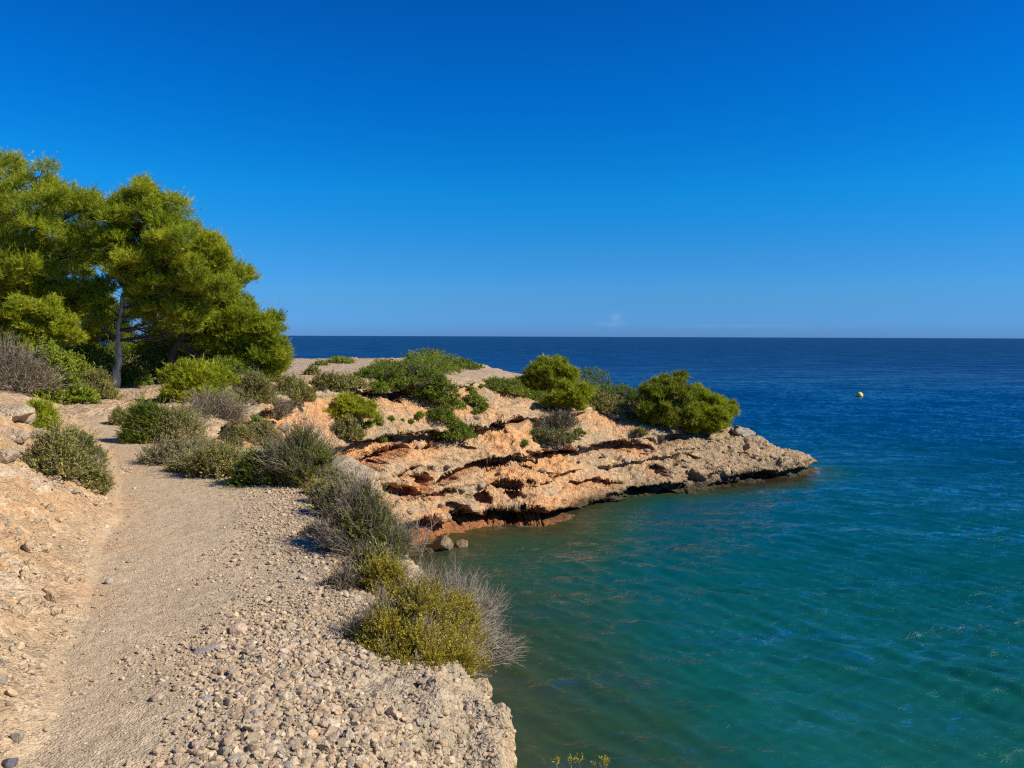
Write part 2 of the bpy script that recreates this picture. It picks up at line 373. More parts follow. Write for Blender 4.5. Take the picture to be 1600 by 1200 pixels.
# fan grid, rows spaced by how large they show
OX, OY = 0.6, -3.2
NC, NR = 1150, 1200
uu = np.linspace(-.98, .43, NC)
tt = np.geomspace(2.2, 78, 3600)
cu = np.linspace(-.98, .43, 48)
rows = []
for u in cu:
    x = OX + u * tt; y = OY + tt
    h, D, ox, oy, hw, db = base(x, y); dd, _ = displace(x, y, h, D, ox, oy, hw)
    X = x + ox * dd; Y = y + oy * dd
    px, py = project(X, np.maximum(Y, .8), h)
    px = np.clip(px, -400, 2000); py = np.clip(py, 0, 1600)
    m = np.hypot(np.diff(px), np.diff(py)) * np.where(h[1:] > -1.2, 1, .1)
    wl = np.sqrt(np.diff(X) ** 2 + np.diff(Y) ** 2 + np.diff(h) ** 2)
    vis = np.where((Y[1:] > 1.2), 1, 0)
    m = np.minimum(m, 8) * vis + wl * 10 + .02
    s = np.concatenate([[0], np.cumsum(m)]); s /= s[-1]
    rows.append(np.interp(np.linspace(0, 1, NR), s, tt))
rows = np.array(rows)
ker = np.array([1, 2, 3, 2, 1]) / 9
rp = np.pad(rows, ((2, 2), (0, 0)), 'edge'); rows = sum(ker[i] * rp[i:i + len(cu)] for i in range(5))
TT = np.empty((NC, NR))
for j in range(NR): TT[:, j] = np.interp(uu, cu, rows[:, j])
x = OX + uu[:, None] * TT; y = OY + TT
h, D, ox, oy, hw, db = base(x, y)
dd, car = displace(x, y, h, D, ox, oy, hw)
X = x + ox * dd; Y = y + oy * dd; Z = h.copy()
def gnormals(X, Y, Z):
    G = np.stack([X, Y, Z], -1)
    a = np.gradient(G, axis=0); b = np.gradient(G, axis=1)
    n = norm(np.cross(a, b)); n = np.where(n[..., 2:3] < -.95, -n, n)
    return n
N = gnormals(X, Y, Z)
if np.median(N[..., 2]) < 0: N = -N
steep = 1 - np.clip(N[..., 2], 0, 1)
isl = sstep(-.5, .2, D)
# rough rock on the headland
rock = hw * isl * sstep(10, 6, D)
flat_in = hw * sstep(4, 9, D) * sstep(12, 5, x)
kar = sstep(4, 10, x) * hw
d1 = fbm(X, Y, Z * 1.6, .7, 2, 1.3) * .20 + fbm(X * .8, Y * .8, Z * 2.2, 3.0, 3, 4.3) * .10
r1 = 1 - np.abs(vnoise(X, Y, Z * 1.3, 4.2, 2.2)) * 2; r2 = 1 - np.abs(vnoise(X, Y, Z * 1.3, 8.6, 5.2)) * 2
d1 += fbm(X, Y, Z, 9, 2, 7.7) * .06 + (r1 * .035 + r2 * .022) * (.5 + .9 * kar)
pitn = np.minimum(vnoise(X * .8, Y * .8, Z * 2.4, 2.6, 13.1) + .35, 0); d1 += pitn * (.38 + .5 * kar)
pit2 = np.minimum(vnoise(X, Y, Z * 1.5, 7.5, 23.1) + .25, 0); d1 += pit2 * (.10 + .20 * kar)
d1 *= rock * (1 - .75 * flat_in) * (.3 + .7 * sstep(-.35, .25, N[..., 2]))
# bank, cliff edge, path
bankm = sstep(0, .5, db) * (1 - hw)
d1 += bankm * (fbm(X, Y, Z, 2.2, 3, 14) * .09 + fbm(X, Y, Z, 8, 3, 15) * .035 + fbm(X, Y, Z, 26, 2, 16) * .012)
edge = (1 - hw) * isl * sstep(1.3, .3, D)
d1 += edge * (fbm(X, Y, Z, 3, 3, 24) * .14 + fbm(X, Y, Z, 11, 3, 25) * .07 + fbm(X, Y, Z, 30, 2, 27) * .02)
d1 += (1 - hw) * isl * (fbm(X, Y, Z, 5, 3, 35) * .012 + fbm(X, Y, Z, 28, 2, 37) * .006)
X = X + N[..., 0] * d1; Y = Y + N[..., 1] * d1; Z = Z + N[..., 2] * d1
PXm, PYm = project(X, np.maximum(Y, .5), Z)

# colours of the ground (albedo)
def mixc_(a, b, t): return a * (1 - t[..., None]) + np.asarray(b) * t[..., None]
n_big = fbm(X, Y, Z, .5, 4, 70); n_mid = fbm(X, Y, Z * 1.5, 1.8, 3, 71); n_f = fbm(X, Y, Z, 7, 2, 72)
C = np.ones(X.shape + (3,)) * np.array([.50, .39, .27])
# bank
C = mixc_(C, (.54, .335, .18), sstep(-.35, .5, db + .5 * n_mid) * (1 - hw) * (.7 + .3 * n_big).clip(0, 1))
C = mixc_(C, (.60, .50, .38), sstep(.12, .35, n_mid + .5 * n_f) * bankm * .6)
C = mixc_(C, (.43, .355, .265), (1 - hw) * sstep(2.0, .9, D + .4 * n_mid) * .9)
C = mixc_(C, (.56, .41, .265), edge * sstep(.1, .5, steep + .2 * n_mid))
# headland
hc = np.ones(X.shape + (3,)) * np.array([.53, .345, .205])
zb = h + .12 * fbm(x, y, 0, .16, 2, 4.4)
och = np.zeros(X.shape)
for zl, wd in ((.9, .5), (2.05, .65), (3.35, .7), (4.8, .8)):
    och = np.maximum(och, np.exp(-(((zl - .28) - zb) / wd) ** 2) * (zb < zl + .05))
och = och * sstep(-.15, .35, n_big + .3 * n_mid + .25 * sstep(4, -3, x)) * sstep(13, 3, x)
hc = mixc_(hc, (.61, .325, .150), och.clip(0, 1) * .85)
lipm = np.zeros(X.shape)
for zl in (2.22, 3.45, 4.95): lipm = np.maximum(lipm, np.exp(-((zb - zl - .16) / .16) ** 2))
hc = mixc_(hc, (.40, .335, .24), lipm * .4 * sstep(-.4, .1, n_mid))
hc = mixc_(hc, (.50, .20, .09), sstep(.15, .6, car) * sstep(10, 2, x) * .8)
grey = sstep(-.1, .35, n_mid + .35 * n_f + .1 - och * .9 + .25 * kar) * rock
hc = mixc_(hc, (.38, .31, .21), grey * .6)
hc = mixc_(hc, (.30, .235, .165), kar * sstep(-.3, .3, n_f + .4) * .55)
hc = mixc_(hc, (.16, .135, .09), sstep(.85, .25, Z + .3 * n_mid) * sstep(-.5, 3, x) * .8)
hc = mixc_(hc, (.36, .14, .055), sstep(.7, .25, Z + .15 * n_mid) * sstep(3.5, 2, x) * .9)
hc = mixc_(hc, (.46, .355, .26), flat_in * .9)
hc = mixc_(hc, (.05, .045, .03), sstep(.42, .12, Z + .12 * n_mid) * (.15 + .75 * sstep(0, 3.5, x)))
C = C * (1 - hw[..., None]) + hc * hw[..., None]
C *= (1 + .10 * n_big + .12 * n_f)[..., None] * np.array([1.0, .97, .84])
C = np.clip(C, .01, .8)

cls = np.zeros(X.shape, np.int8)                       # 0 gravel verge, 1 path, 2 bank, 3 cliff, 4 headland
pathr = np.interp(y, [-5, 2.8, 4, 5.5, 7.5, 9.5, 12, 16, 30], [-.75, -.85, -1.2, -1.8, -2.4, -3.6, -5.4, -7.9, -15])
cls[(x < pathr) & (db < .1)] = 1
cls[(db >= .1)] = 2
cls[(D < .5)] = 3
cls[(hw > .5) & (D < 60)] = 4
idx = np.arange(NC * NR).reshape(NC, NR)
quads = np.stack([idx[:-1, :-1], idx[1:, :-1], idx[1:, 1:], idx[:-1, 1:]], -1).reshape(-1, 4)
qc = cls[:-1, :-1].reshape(-1)
AV = np.stack([X, Y, Z], -1).reshape(-1, 3); AC = C.reshape(-1, 3)
for k, (nm, mt, lb, ct) in enumerate([('gravel_verge', M_VERGE, 'stony pale verge between the path and the cliff edge', 'ground'),
        ('dirt_path', M_PATH, 'beige trodden footpath leading towards the pines', 'path'),
        ('earth_bank', M_BANK, 'orange earth bank rising on the left of the path', 'ground'),
        ('sea_cliff', M_CLIFF, 'crumbling pale cliff edge dropping to the cove', 'cliff'),
        ('headland', M_HEAD, 'layered orange and grey rock headland running out into the sea', 'headland')]):
    q = quads[qc == k]
    used, inv = np.unique(q.ravel(), return_inverse=True)
    o = make_mesh(nm, AV[used], inv.reshape(-1, 4), mt, AC[used], smooth=True)
    tag(o, lb, ct, kind='structure')

# ------------------------------------------------------------------ sea
def build_sea():
    fx0, fy0 = 0.0, -2.0
    nu, nv = 1000, 900
    u = np.linspace(-1.0, 1.15, nu); t = np.concatenate([np.geomspace(6, 160, nv - 60), np.geomspace(165, 45000, 60)])
    U, T = np.meshgrid(u, t, indexing='ij'); x = fx0 + U * T; y = fy0 + T
    r = np.random.default_rng(5); z = np.zeros(x.shape)
    fade = sstep(150, 60, T)
    for i in range(70):
        lam = .28 * (18 ** (i / 69.0)); th = radians(-104) + r.normal(0, .5)     # travel direction
        k = 2 * pi / lam; a = .0185 * lam ** .72 * r.uniform(.5, 1.3) * (1.0 if lam < 1.1 else .5)
        ph = k * (x * cos(th) + y * sin(th)) + r.uniform(0, 6.28) + 1.2 * vnoise(x, y, 0, .35 / lam ** .5, i)
        z += a * np.sin(ph) * np.clip((lam / (.0035 * T + .0)) / 2, 0, 1)
    env = .55 + .45 * (fbm(x, y, 0, .11, 3, 8.8) + .5)
    D, _, _ = coast_dist(x, y)
    shel = np.interp(-D, [-1, 0, 2, 8, 14, 30], [.15, .25, .35, .55, .8, 1.0])
    z = z * fade * env * shel
    keep = T.ravel() > 0
    V = np.stack([x, y, z], -1).reshape(-1, 3)
    dist = -D
    cove = sstep(46, 22, y - .35 * x) * sstep(20, 0, x)     # sheltered shallow cove
    n = fbm(x, y, 0, .12, 4, 3.3)
    sh = np.clip((dist + 2.2 * n) * (1 + 3.5 * sstep(2, 10, x)), 0, 100)
    c = np.ones(x.shape + (4,))
    def ramp(v, xs, cs):
        cs = np.array(cs); return np.stack([np.interp(v, xs, cs[:, j]) for j in range(3)], -1)
    deep = ramp(T + 5 * n, [8, 18, 30, 45, 70, 140, 400], [(.008, .092, .068), (.003, .084, .076), (.0, .072, .090), (0, .056, .115), (0, .046, .140), (0, .034, .128), (0, .024, .092)])
    shal = ramp(sh, [0, 1.5, 4, 8, 14], [(.12, .09, .03), (.058, .068, .027), (.018, .064, .036), (.006, .070, .054), (.003, .076, .068)])
    w = sstep(13, 4, sh)
    col = deep * (1 - w[..., None]) + shal * w[..., None]
    nearb = sstep(14, 10.5, T + 1.5 * n + 1.2 * x) * .65
    col = col * (1 - nearb[..., None]) + np.array([.075, .075, .032]) * nearb[..., None]
    foam = sstep(.75, .15, dist) * sstep(-.3, .0, dist) * sstep(.12, .34, fbm(x, y, 0, 2.2, 3, 66)) * (y > 24) * sstep(.0, .25, fbm(x, y, 0, .35, 2, 68))
    col = col * (1 - .6 * foam[..., None]) + np.array([.42, .48, .44]) * .6 * foam[..., None]
    c[..., :3] = col
    c[..., 3] = np.interp(sh, [0, .8, 3, 7], [.75, .5, .2, 0])
    idx = np.arange(nu * nv).reshape(nu, nv)
    q = np.stack([idx[:-1, :-1], idx[1:, :-1], idx[1:, 1:], idx[:-1, 1:]], -1).reshape(-1, 4)
    m, t_ = new_mat('sea_water')
    o = node(t_, 'ShaderNodeOutputMaterial'); at = node(t_, 'ShaderNodeVertexColor', layer_name='col')
    g = node(t_, 'ShaderNodeNewGeometry')
    mp = node(t_, 'ShaderNodeMapping'); mp.inputs['Rotation'].default_value = (0, 0, radians(28)); mp.inputs['Scale'].default_value = (1, 2.2, 1)
    t_.links.new(g.outputs['Position'], mp.inputs[0])
    n1 = node(t_, 'ShaderNodeTexNoise'); n1.inputs['Scale'].default_value = 2.6; n1.inputs['Detail'].default_value = 5; n1.inputs['Roughness'].default_value = .6; n1.inputs['Distortion'].default_value = .4
    n2 = node(t_, 'ShaderNodeTexNoise'); n2.inputs['Scale'].default_value = .22; n2.inputs['Detail'].default_value = 9; n2.inputs['Roughness'].default_value = .56
    t_.links.new(mp.outputs[0], n1.inputs['Vector'])
    mp2 = node(t_, 'ShaderNodeMapping'); mp2.inputs['Rotation'].default_value = (0, 0, radians(12)); mp2.inputs['Scale'].default_value = (1, 2.6, 1)
    t_.links.new(g.outputs['Position'], mp2.inputs[0]); t_.links.new(mp2.outputs[0], n2.inputs['Vector'])
    b1 = node(t_, 'ShaderNodeBump'); b1.inputs['Strength'].default_value = 1; b1.inputs['Distance'].default_value = .045
    b2 = node(t_, 'ShaderNodeBump'); b2.inputs['Strength'].default_value = 1; b2.inputs['Distance'].default_value = .60
    t_.links.new(n1.outputs[0], b1.inputs['Height']); t_.links.new(n2.outputs[0], b2.inputs['Height']); t_.links.new(b1.outputs[0], b2.inputs['Normal'])
    df = node(t_, 'ShaderNodeBsdfDiffuse'); t_.links.new(at.outputs[0], df.inputs[0]); t_.links.new(b1.outputs[0], df.inputs[1])
    tp = node(t_, 'ShaderNodeBsdfTransparent'); tp.inputs[0].default_value = (.55, .62, .45, 1)
    ms = node(t_, 'ShaderNodeMixShader'); t_.links.new(at.outputs[1], ms.inputs[0]); t_.links.new(df.outputs[0], ms.inputs[1]); t_.links.new(tp.outputs[0], ms.inputs[2])
    gl = node(t_, 'ShaderNodeBsdfGlossy'); gl.inputs['Roughness'].default_value = .13; t_.links.new(b2.outputs[0], gl.inputs['Normal'])
    gl.inputs[0].default_value = (1.0, 1.0, .92, 1)
    fr = node(t_, 'ShaderNodeFresnel'); fr.inputs[0].default_value = 1.33; t_.links.new(b2.outputs[0], fr.inputs['Normal'])
    mn = node(t_, 'ShaderNodeMapRange'); mn.inputs[1].default_value = .02; mn.inputs[2].default_value = .42; mn.inputs[3].default_value = .0; mn.inputs[4].default_value = .46
    t_.links.new(fr.outputs[0], mn.inputs[0])
    # noise painted into the reflection share: lighter and darker streaks of mirrored sky
    mp3 = node(t_, 'ShaderNodeMapping'); mp3.inputs['Scale'].default_value = (.35, 1.0, 1); t_.links.new(g.outputs['Position'], mp3.inputs[0])
    n4 = node(t_, 'ShaderNodeTexNoise'); n4.inputs['Scale'].default_value = .16; n4.inputs['Detail'].default_value = 11; n4.inputs['Roughness'].default_value = .78; t_.links.new(mp3.outputs[0], n4.inputs['Vector'])
    m4 = node(t_, 'ShaderNodeMapRange'); m4.inputs[1].default_value = .40; m4.inputs[2].default_value = .62; m4.inputs[3].default_value = .3; m4.inputs[4].default_value = 1.8; t_.links.new(n4.outputs[0], m4.inputs[0])
    mu = node(t_, 'ShaderNodeMath', operation='MULTIPLY'); t_.links.new(mn.outputs[0], mu.inputs[0]); t_.links.new(m4.outputs[0], mu.inputs[1])
    mp5 = node(t_, 'ShaderNodeMapping'); mp5.inputs['Scale'].default_value = (.38, 1.0, 1); mp5.inputs['Rotation'].default_value = (0, 0, radians(10)); t_.links.new(g.outputs['Position'], mp5.inputs[0])
    n5 = node(t_, 'ShaderNodeTexNoise'); n5.inputs['Scale'].default_value = 1.5; n5.inputs['Detail'].default_value = 4; n5.inputs['Roughness'].default_value = .7; n5.inputs['Distortion'].default_value = .6; t_.links.new(mp5.outputs[0], n5.inputs['Vector'])
    m5 = node(t_, 'ShaderNodeMapRange'); m5.inputs[1].default_value = .42; m5.inputs[2].default_value = .66; m5.inputs[3].default_value = .45; m5.inputs[4].default_value = 1.9; t_.links.new(n5.outputs[0], m5.inputs[0])
    # reflection share painted down with distance, darkening the bright far water
    sx = node(t_, 'ShaderNodeSeparateXYZ'); t_.links.new(g.outputs['Position'], sx.inputs[0])
    m6 = node(t_, 'ShaderNodeMapRange'); m6.inputs[1].default_value = 55; m6.inputs[2].default_value = 190; m6.inputs[3].default_value = 1.0; m6.inputs[4].default_value = .42; t_.links.new(sx.outputs[1], m6.inputs[0])
    q1 = node(t_, 'ShaderNodeMath', operation='MULTIPLY'); t_.links.new(mu.outputs[0], q1.inputs[0]); t_.links.new(m5.outputs[0], q1.inputs[1])
    q2 = node(t_, 'ShaderNodeMath', operation='MULTIPLY'); q2.use_clamp = True; t_.links.new(q1.outputs[0], q2.inputs[0]); t_.links.new(m6.outputs[0], q2.inputs[1])
    mn = q2
    ms2 = node(t_, 'ShaderNodeMixShader'); t_.links.new(mn.outputs[0], ms2.inputs[0]); t_.links.new(ms.outputs[0], ms2.inputs[1]); t_.links.new(gl.outputs[0], ms2.inputs[2])
    t_.links.new(ms2.outputs[0], o.inputs[0])
    ob = make_mesh('sea', V, q, m, c.reshape(-1, 4), smooth=True)
    tag(ob, 'calm rippled sea, teal in the cove and deep blue towards the horizon', 'sea', kind='structure')
    # the sea floor reaches to the horizon under the water
    f = make_mesh('seabed', np.array([(-60000, -60, -5.2), (60000, -60, -5.2), (60000, 60000, -5.2), (-60000, 60000, -5.2)]), np.array([[0, 1, 2, 3]]), M_PATH,
                  np.tile(np.array([[.2, .17, .1]]), (4, 1)))
    tag(f, 'sandy sea floor under the water', 'seabed', kind='structure')
build_sea()

# ------------------------------------------------------------------ plants
def sample_lobes(lobes, n, r, low=-.35, cull=True):
    """points and outward normals on a union of ellipsoids"""
    n = int(n * 1.25); L = np.asarray(lobes, float); area = (L[:, 3] * L[:, 4] + L[:, 3] * L[:, 5] + L[:, 4] * L[:, 5])
    k = r.choice(len(L), n * 2, p=area / area.sum())
    d = norm(r.normal(size=(n * 2, 3))); ok = d[:, 2] > low; k = k[ok]; d = d[ok]
    c = L[k, :3]; rr = L[k, 3:6]
    rad = 1 - np.abs(r.normal(0, .24, size=(len(k), 1))).clip(0, .8)
    pt = c + d * rr * rad
    lump = vnoise(pt[:, 0], pt[:, 1], pt[:, 2], 1.6 / max(rr.mean(), .05), 3)
    lump2 = vnoise(pt[:, 0], pt[:, 1], pt[:, 2], 5.0 / max(rr.mean(), .05), 9)
    pt = c + d * rr * (rad + .24 * lump[:, None] + .16 * lump2[:, None])
    gap = vnoise(pt[:, 0], pt[:, 1], pt[:, 2], 2.6 / max(rr.mean(), .05), 17)
    kg = (gap > -.14) | (r.random(len(pt)) < .25); pt = pt[kg]; k = k[kg]; nn = norm((d / rr))[kg]
    if cull:
        deep = np.zeros(len(pt))
        for j in range(len(L)):
            q = (((pt - L[j, :3]) / L[j, 3:6]) ** 2).sum(1); deep = np.maximum(deep, np.where(k == j, 0, 1 - q))
        keep = (deep < .25) | (r.random(len(pt)) < .3); pt = pt[keep]; nn = nn[keep]; k = k[keep]
    return pt[:n], nn[:n], k[:n]
def leaves_on_shoots(pt, dr, r, length, m, ll, lw, spread, droop=0.0, start=.15, shape='quad'):
    """m leaves along each shoot; returns V,F,(shoot idx per vertex)"""
    n = len(pt); t = np.tile(np.linspace(start, 1, m), (n, 1)) + r.uniform(-.5, .5, (n, m)) / m
    base_ = pt[:, None, :] + dr[:, None, :] * (t * length[:, None])[..., None]
    u, v, d = frames(np.repeat(dr, m, 0), r)
    a = r.uniform(0, 2 * pi, n * m)[:, None]; sp = spread * r.uniform(.6, 1.3, n * m)[:, None]
    ld = norm(d * np.cos(sp) + (u * np.cos(a) + v * np.sin(a)) * np.sin(sp) + np.array([0, 0, -droop]))
    sd = norm(np.cross(ld, r.normal(size=ld.shape)))
    B = base_.reshape(-1, 3); l = ll * r.uniform(.7, 1.3, n * m)[:, None]; w = lw * r.uniform(.8, 1.2, n * m)[:, None]
    if shape == 'tri':
        V = np.stack([B - sd * w / 2, B + sd * w / 2, B + ld * l], 1); F = np.arange(n * m * 3).reshape(-1, 3); kk = 3
    else:
        V = np.stack([B, B + ld * l * .45 + sd * w / 2, B + ld * l, B + ld * l * .5 - sd * w / 2], 1); F = np.arange(n * m * 4).reshape(-1, 4); kk = 4
    return V.reshape(-1, 3), F, np.repeat(np.arange(n), m * kk)
STY = {
 # shoot length (rel. to size), leaves, leaf length, width, spread, up bias, palette, material, shape, twig share
 'pine': dict(sl=.20, m=22, ll=.085, lw=.011, sp=.7, up=.55, shape='tri', pal=[(.13, .18, .012), (.33, .38, .018), (.24, .31, .015), (.42, .44, .02), (.54, .52, .03)], mat='P'),
 'ypine': dict(sl=.16, m=20, ll=.07, lw=.010, sp=.7, up=.6, shape='tri', pal=[(.20, .27, .015), (.42, .43, .02), (.30, .35, .018), (.50, .48, .025)], mat='P'),
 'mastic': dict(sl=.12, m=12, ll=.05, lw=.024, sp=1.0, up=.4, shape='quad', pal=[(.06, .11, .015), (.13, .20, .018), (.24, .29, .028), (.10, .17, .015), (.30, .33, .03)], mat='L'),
 'leafy': dict(sl=.13, m=12, ll=.055, lw=.028, sp=1.0, up=.4, shape='quad', pal=[(.11, .18, .015), (.20, .27, .02), (.30, .33, .03), (.15, .21, .02)], mat='L'),
 'rosemary': dict(sl=.22, m=26, ll=.032, lw=.006, sp=.7, up=.9, shape='quad', pal=[(.07, .09, .02), (.17, .19, .035), (.28, .27, .05), (.12, .14, .03)], mat='L'),
 'scrub': dict(sl=.20, m=18, ll=.035, lw=.009, sp=.8, up=.7, shape='quad', pal=[(.13, .11, .04), (.22, .22, .04), (.33, .28, .08), (.17, .19, .035), (.38, .30, .11)], mat='D'),
 'dry': dict(sl=.28, m=7, ll=.05, lw=.006, sp=.6, up=.6, shape='quad', pal=[(.22, .17, .10), (.30, .24, .15), (.16, .12, .075), (.19, .18, .07)], mat='D'),
 'olive': dict(sl=.11, m=26, ll=.011, lw=.0048, sp=.75, up=.8, shape='quad', pal=[(.13, .11, .03), (.32, .27, .035), (.50, .41, .04), (.26, .22, .035), (.56, .45, .06)], mat='L'),
 'grass': dict(sl=.0, m=1, ll=.3, lw=.006, sp=.2, up=1.5, shape='tri', pal=[(.30, .26, .13), (.24, .22, .08), (.34, .29, .17)], mat='D'),
}
MATS = {'P': M_PINE, 'L': M_LEAF, 'D': M_DRY}
def foliage(lobes, style, n, r, scale=1.0, low=-.35, slen=None, palette=None, tone=None):
    S = STY[style]
    pt, nn, k = sample_lobes(lobes, n, r, low)
    size = np.mean([l[3] for l in lobes])
    dr = norm(nn + np.array([0, 0, S['up']]) + r.normal(0, .35, nn.shape))
    L = (slen if slen else S['sl']) * r.uniform(.6, 1.35, len(pt)) * np.where(r.random(len(pt)) < .14, r.uniform(1.4, 2.4, len(pt)), 1)
    V, F, si = leaves_on_shoots(pt - dr * L[:, None] * .4, dr, r, L, S['m'], S['ll'] * scale, S['lw'] * scale, S['sp'], shape=S['shape'])
    pal = np.array(palette or S['pal'])
    # clump colour by lobe and by place, plus shoot variation
    lobec = r.random(len(lobes)); w = (lobec[k] * .5 + .5 * (.5 + .9 * fbm(pt[:, 0], pt[:, 1], pt[:, 2], 1.1, 2, 5)) + r.normal(0, .16, len(pt))).clip(0, .999) * (len(pal) - 1)
    i0 = w.astype(int); f = (w - i0)[:, None]; c = pal[i0] * (1 - f) + pal[np.minimum(i0 + 1, len(pal) - 1)] * f
    c = c * r.uniform(.75, 1.25, (len(pt), 1))
    return V, F, c[si], pt, dr, L
def woody(base_pt, lobes, pt, r, r0, ntw, bow=.25, twr=.004):
    """stems from base to each lobe, then twigs from lobe centres to shoots"""
    A, B, ra, rb = [], [], [], []
    b = np.asarray(base_pt, float)
    for l in lobes:
        c = np.array(l[:3]); H = np.linalg.norm(c - b)
        pts = bez(b + np.append(r.normal(0, .08 * l[3], 2), -.03), c, (r.normal(0, .15) * H * bow, r.normal(0, .15) * H * bow, -.1 * H), 6)
        rr = np.linspace(r0, r0 * .35, 6) * r.uniform(.6, 1.1)
        for i in range(5): A.append(pts[i]); B.append(pts[i + 1]); ra.append(rr[i]); rb.append(rr[i + 1])
    L = np.array(lobes)[:, :3]
    sel = r.choice(len(pt), min(ntw, len(pt)), replace=False)
    for i in sel:
        j = np.argmin(((L - pt[i]) ** 2).sum(1) * r.uniform(.7, 1.3, len(L)))
        s = L[j] + r.normal(0, .15, 3) * np.array(lobes[j][3:6]); mid = (s + pt[i]) / 2 + r.normal(0, .06, 3) * lobes[j][3]
        A += [s, mid]; B += [mid, pt[i]]; ra += [twr * 1.6, twr * 1.1]; rb += [twr * 1.1, twr * .5]
    return sticks(np.array(A), np.array(B), np.array(ra), np.array(rb), 4)
def dome_lobes(w, dpt, hgt, r, n=9, tight=.5):
    """an uneven mound: lobes of many sizes, the outer ones down on the ground"""
    ls = [(r.normal(0, .06) * w, 0, hgt * .36, w * .30, dpt * .30, hgt * .38)]
    sk = r.normal(0, .12); a0 = r.uniform(0, 6)
    for i in range(n):
        a = a0 + 2 * pi * i * .618; q = (i + .5) / n
        q = q ** .6; rr = r.uniform(.10, .24) * (1.15 - .4 * q)
        top = hgt * (1 - .62 * q ** 2) * r.uniform(.45, 1.08)
        rz = min(hgt * rr * 1.5 + .02, top * .6); zc = max(top - rz, rz * .4)
        ls.append((cos(a) * q * w * .45 + sk * zc, sin(a) * q * dpt * .42, zc, w * rr, dpt * rr, rz))
        if i % 2 == 0: ls.append((cos(a + .5) * q * w * .40, sin(a + .5) * q * dpt * .40, zc * .35, w * rr * 1.1, dpt * rr * 1.1, max(rz * .8, hgt * .12)))
    return ls
def plant(name, style, base_w, lobes, n, label, cat, seed, group=None, slen=None, twigs=150, stem_r=.02, scale=1.0, low=-.3, dead=0, extra=None, wood=None, palette=None, foliage_name='foliage'):
    """lobes are world positions; the empty sits at base_w"""
    r = np.random.default_rng(seed)
    b = np.asarray(base_w, float); L = [tuple(np.array(l[:3]) - b) + tuple(l[3:6]) for l in lobes]
    root = empty(name, b); tag(root, label, cat, group)
    V, F, c, pt, dr, SL = foliage(L, style, n, r, scale, low, slen, palette)
    if extra:
        L2, st2, n2, pal2 = extra; L2 = [tuple(np.array(l[:3]) - b) + tuple(l[3:6]) for l in L2]
        V2, F2, c2, pt2, dr2, _ = foliage(L2, st2, n2, r, scale, low, slen, pal2)
        make_mesh('dry_foliage', V2, F2, MATS[STY[st2]['mat']], c2, parent=root)
        L = L + L2; pt = np.concatenate([pt, pt2])
    make_mesh(foliage_name, V, F, MATS[STY[style]['mat']], c, parent=root)
    wp = [woody((0, 0, 0), L, pt, r, stem_r, twigs, twr=max(.0035, stem_r * .12))]
    # shoots' own axes
    k = r.choice(len(pt), min(len(pt), max(60, twigs)), replace=False)
    if dead:
        q = r.choice(len(pt), dead); dd_ = norm(norm(pt[q] - np.array([0, 0, 0])) + r.normal(0, .3, (dead, 3)) + np.array([0, 0, .3])); sl = (slen or STY[style]['sl']) * r.uniform(.8, 2.2, dead)[:, None]
        m1 = pt[q] + dd_ * sl * .6; d2 = norm(dd_ + r.normal(0, .4, dd_.shape)); tw = max(.0016, (slen or .1) * .012); wp.append(sticks(pt[q], m1, tw, tw * .7, 3)); wp.append(sticks(m1, m1 + d2 * sl * .5, tw * .7, tw * .3, 3))
        d3 = norm(dd_ + r.normal(0, .5, dd_.shape)); wp.append(sticks(m1, m1 + d3 * sl * .4, tw * .6, tw * .25, 3))
    if len(wp) > 1:
        Vw, Fw = wp[0]; o1 = make_mesh('stems', Vw, Fw, M_TWIG, parent=root)
        quads_ = [w for w in wp[1:]]; Vd, Fd = join(quads_); make_mesh('dead_twigs', Vd, Fd, M_DEAD, parent=root)
    else:
        make_mesh('stems', *wp[0], wood or M_TWIG, parent=root)
    return root

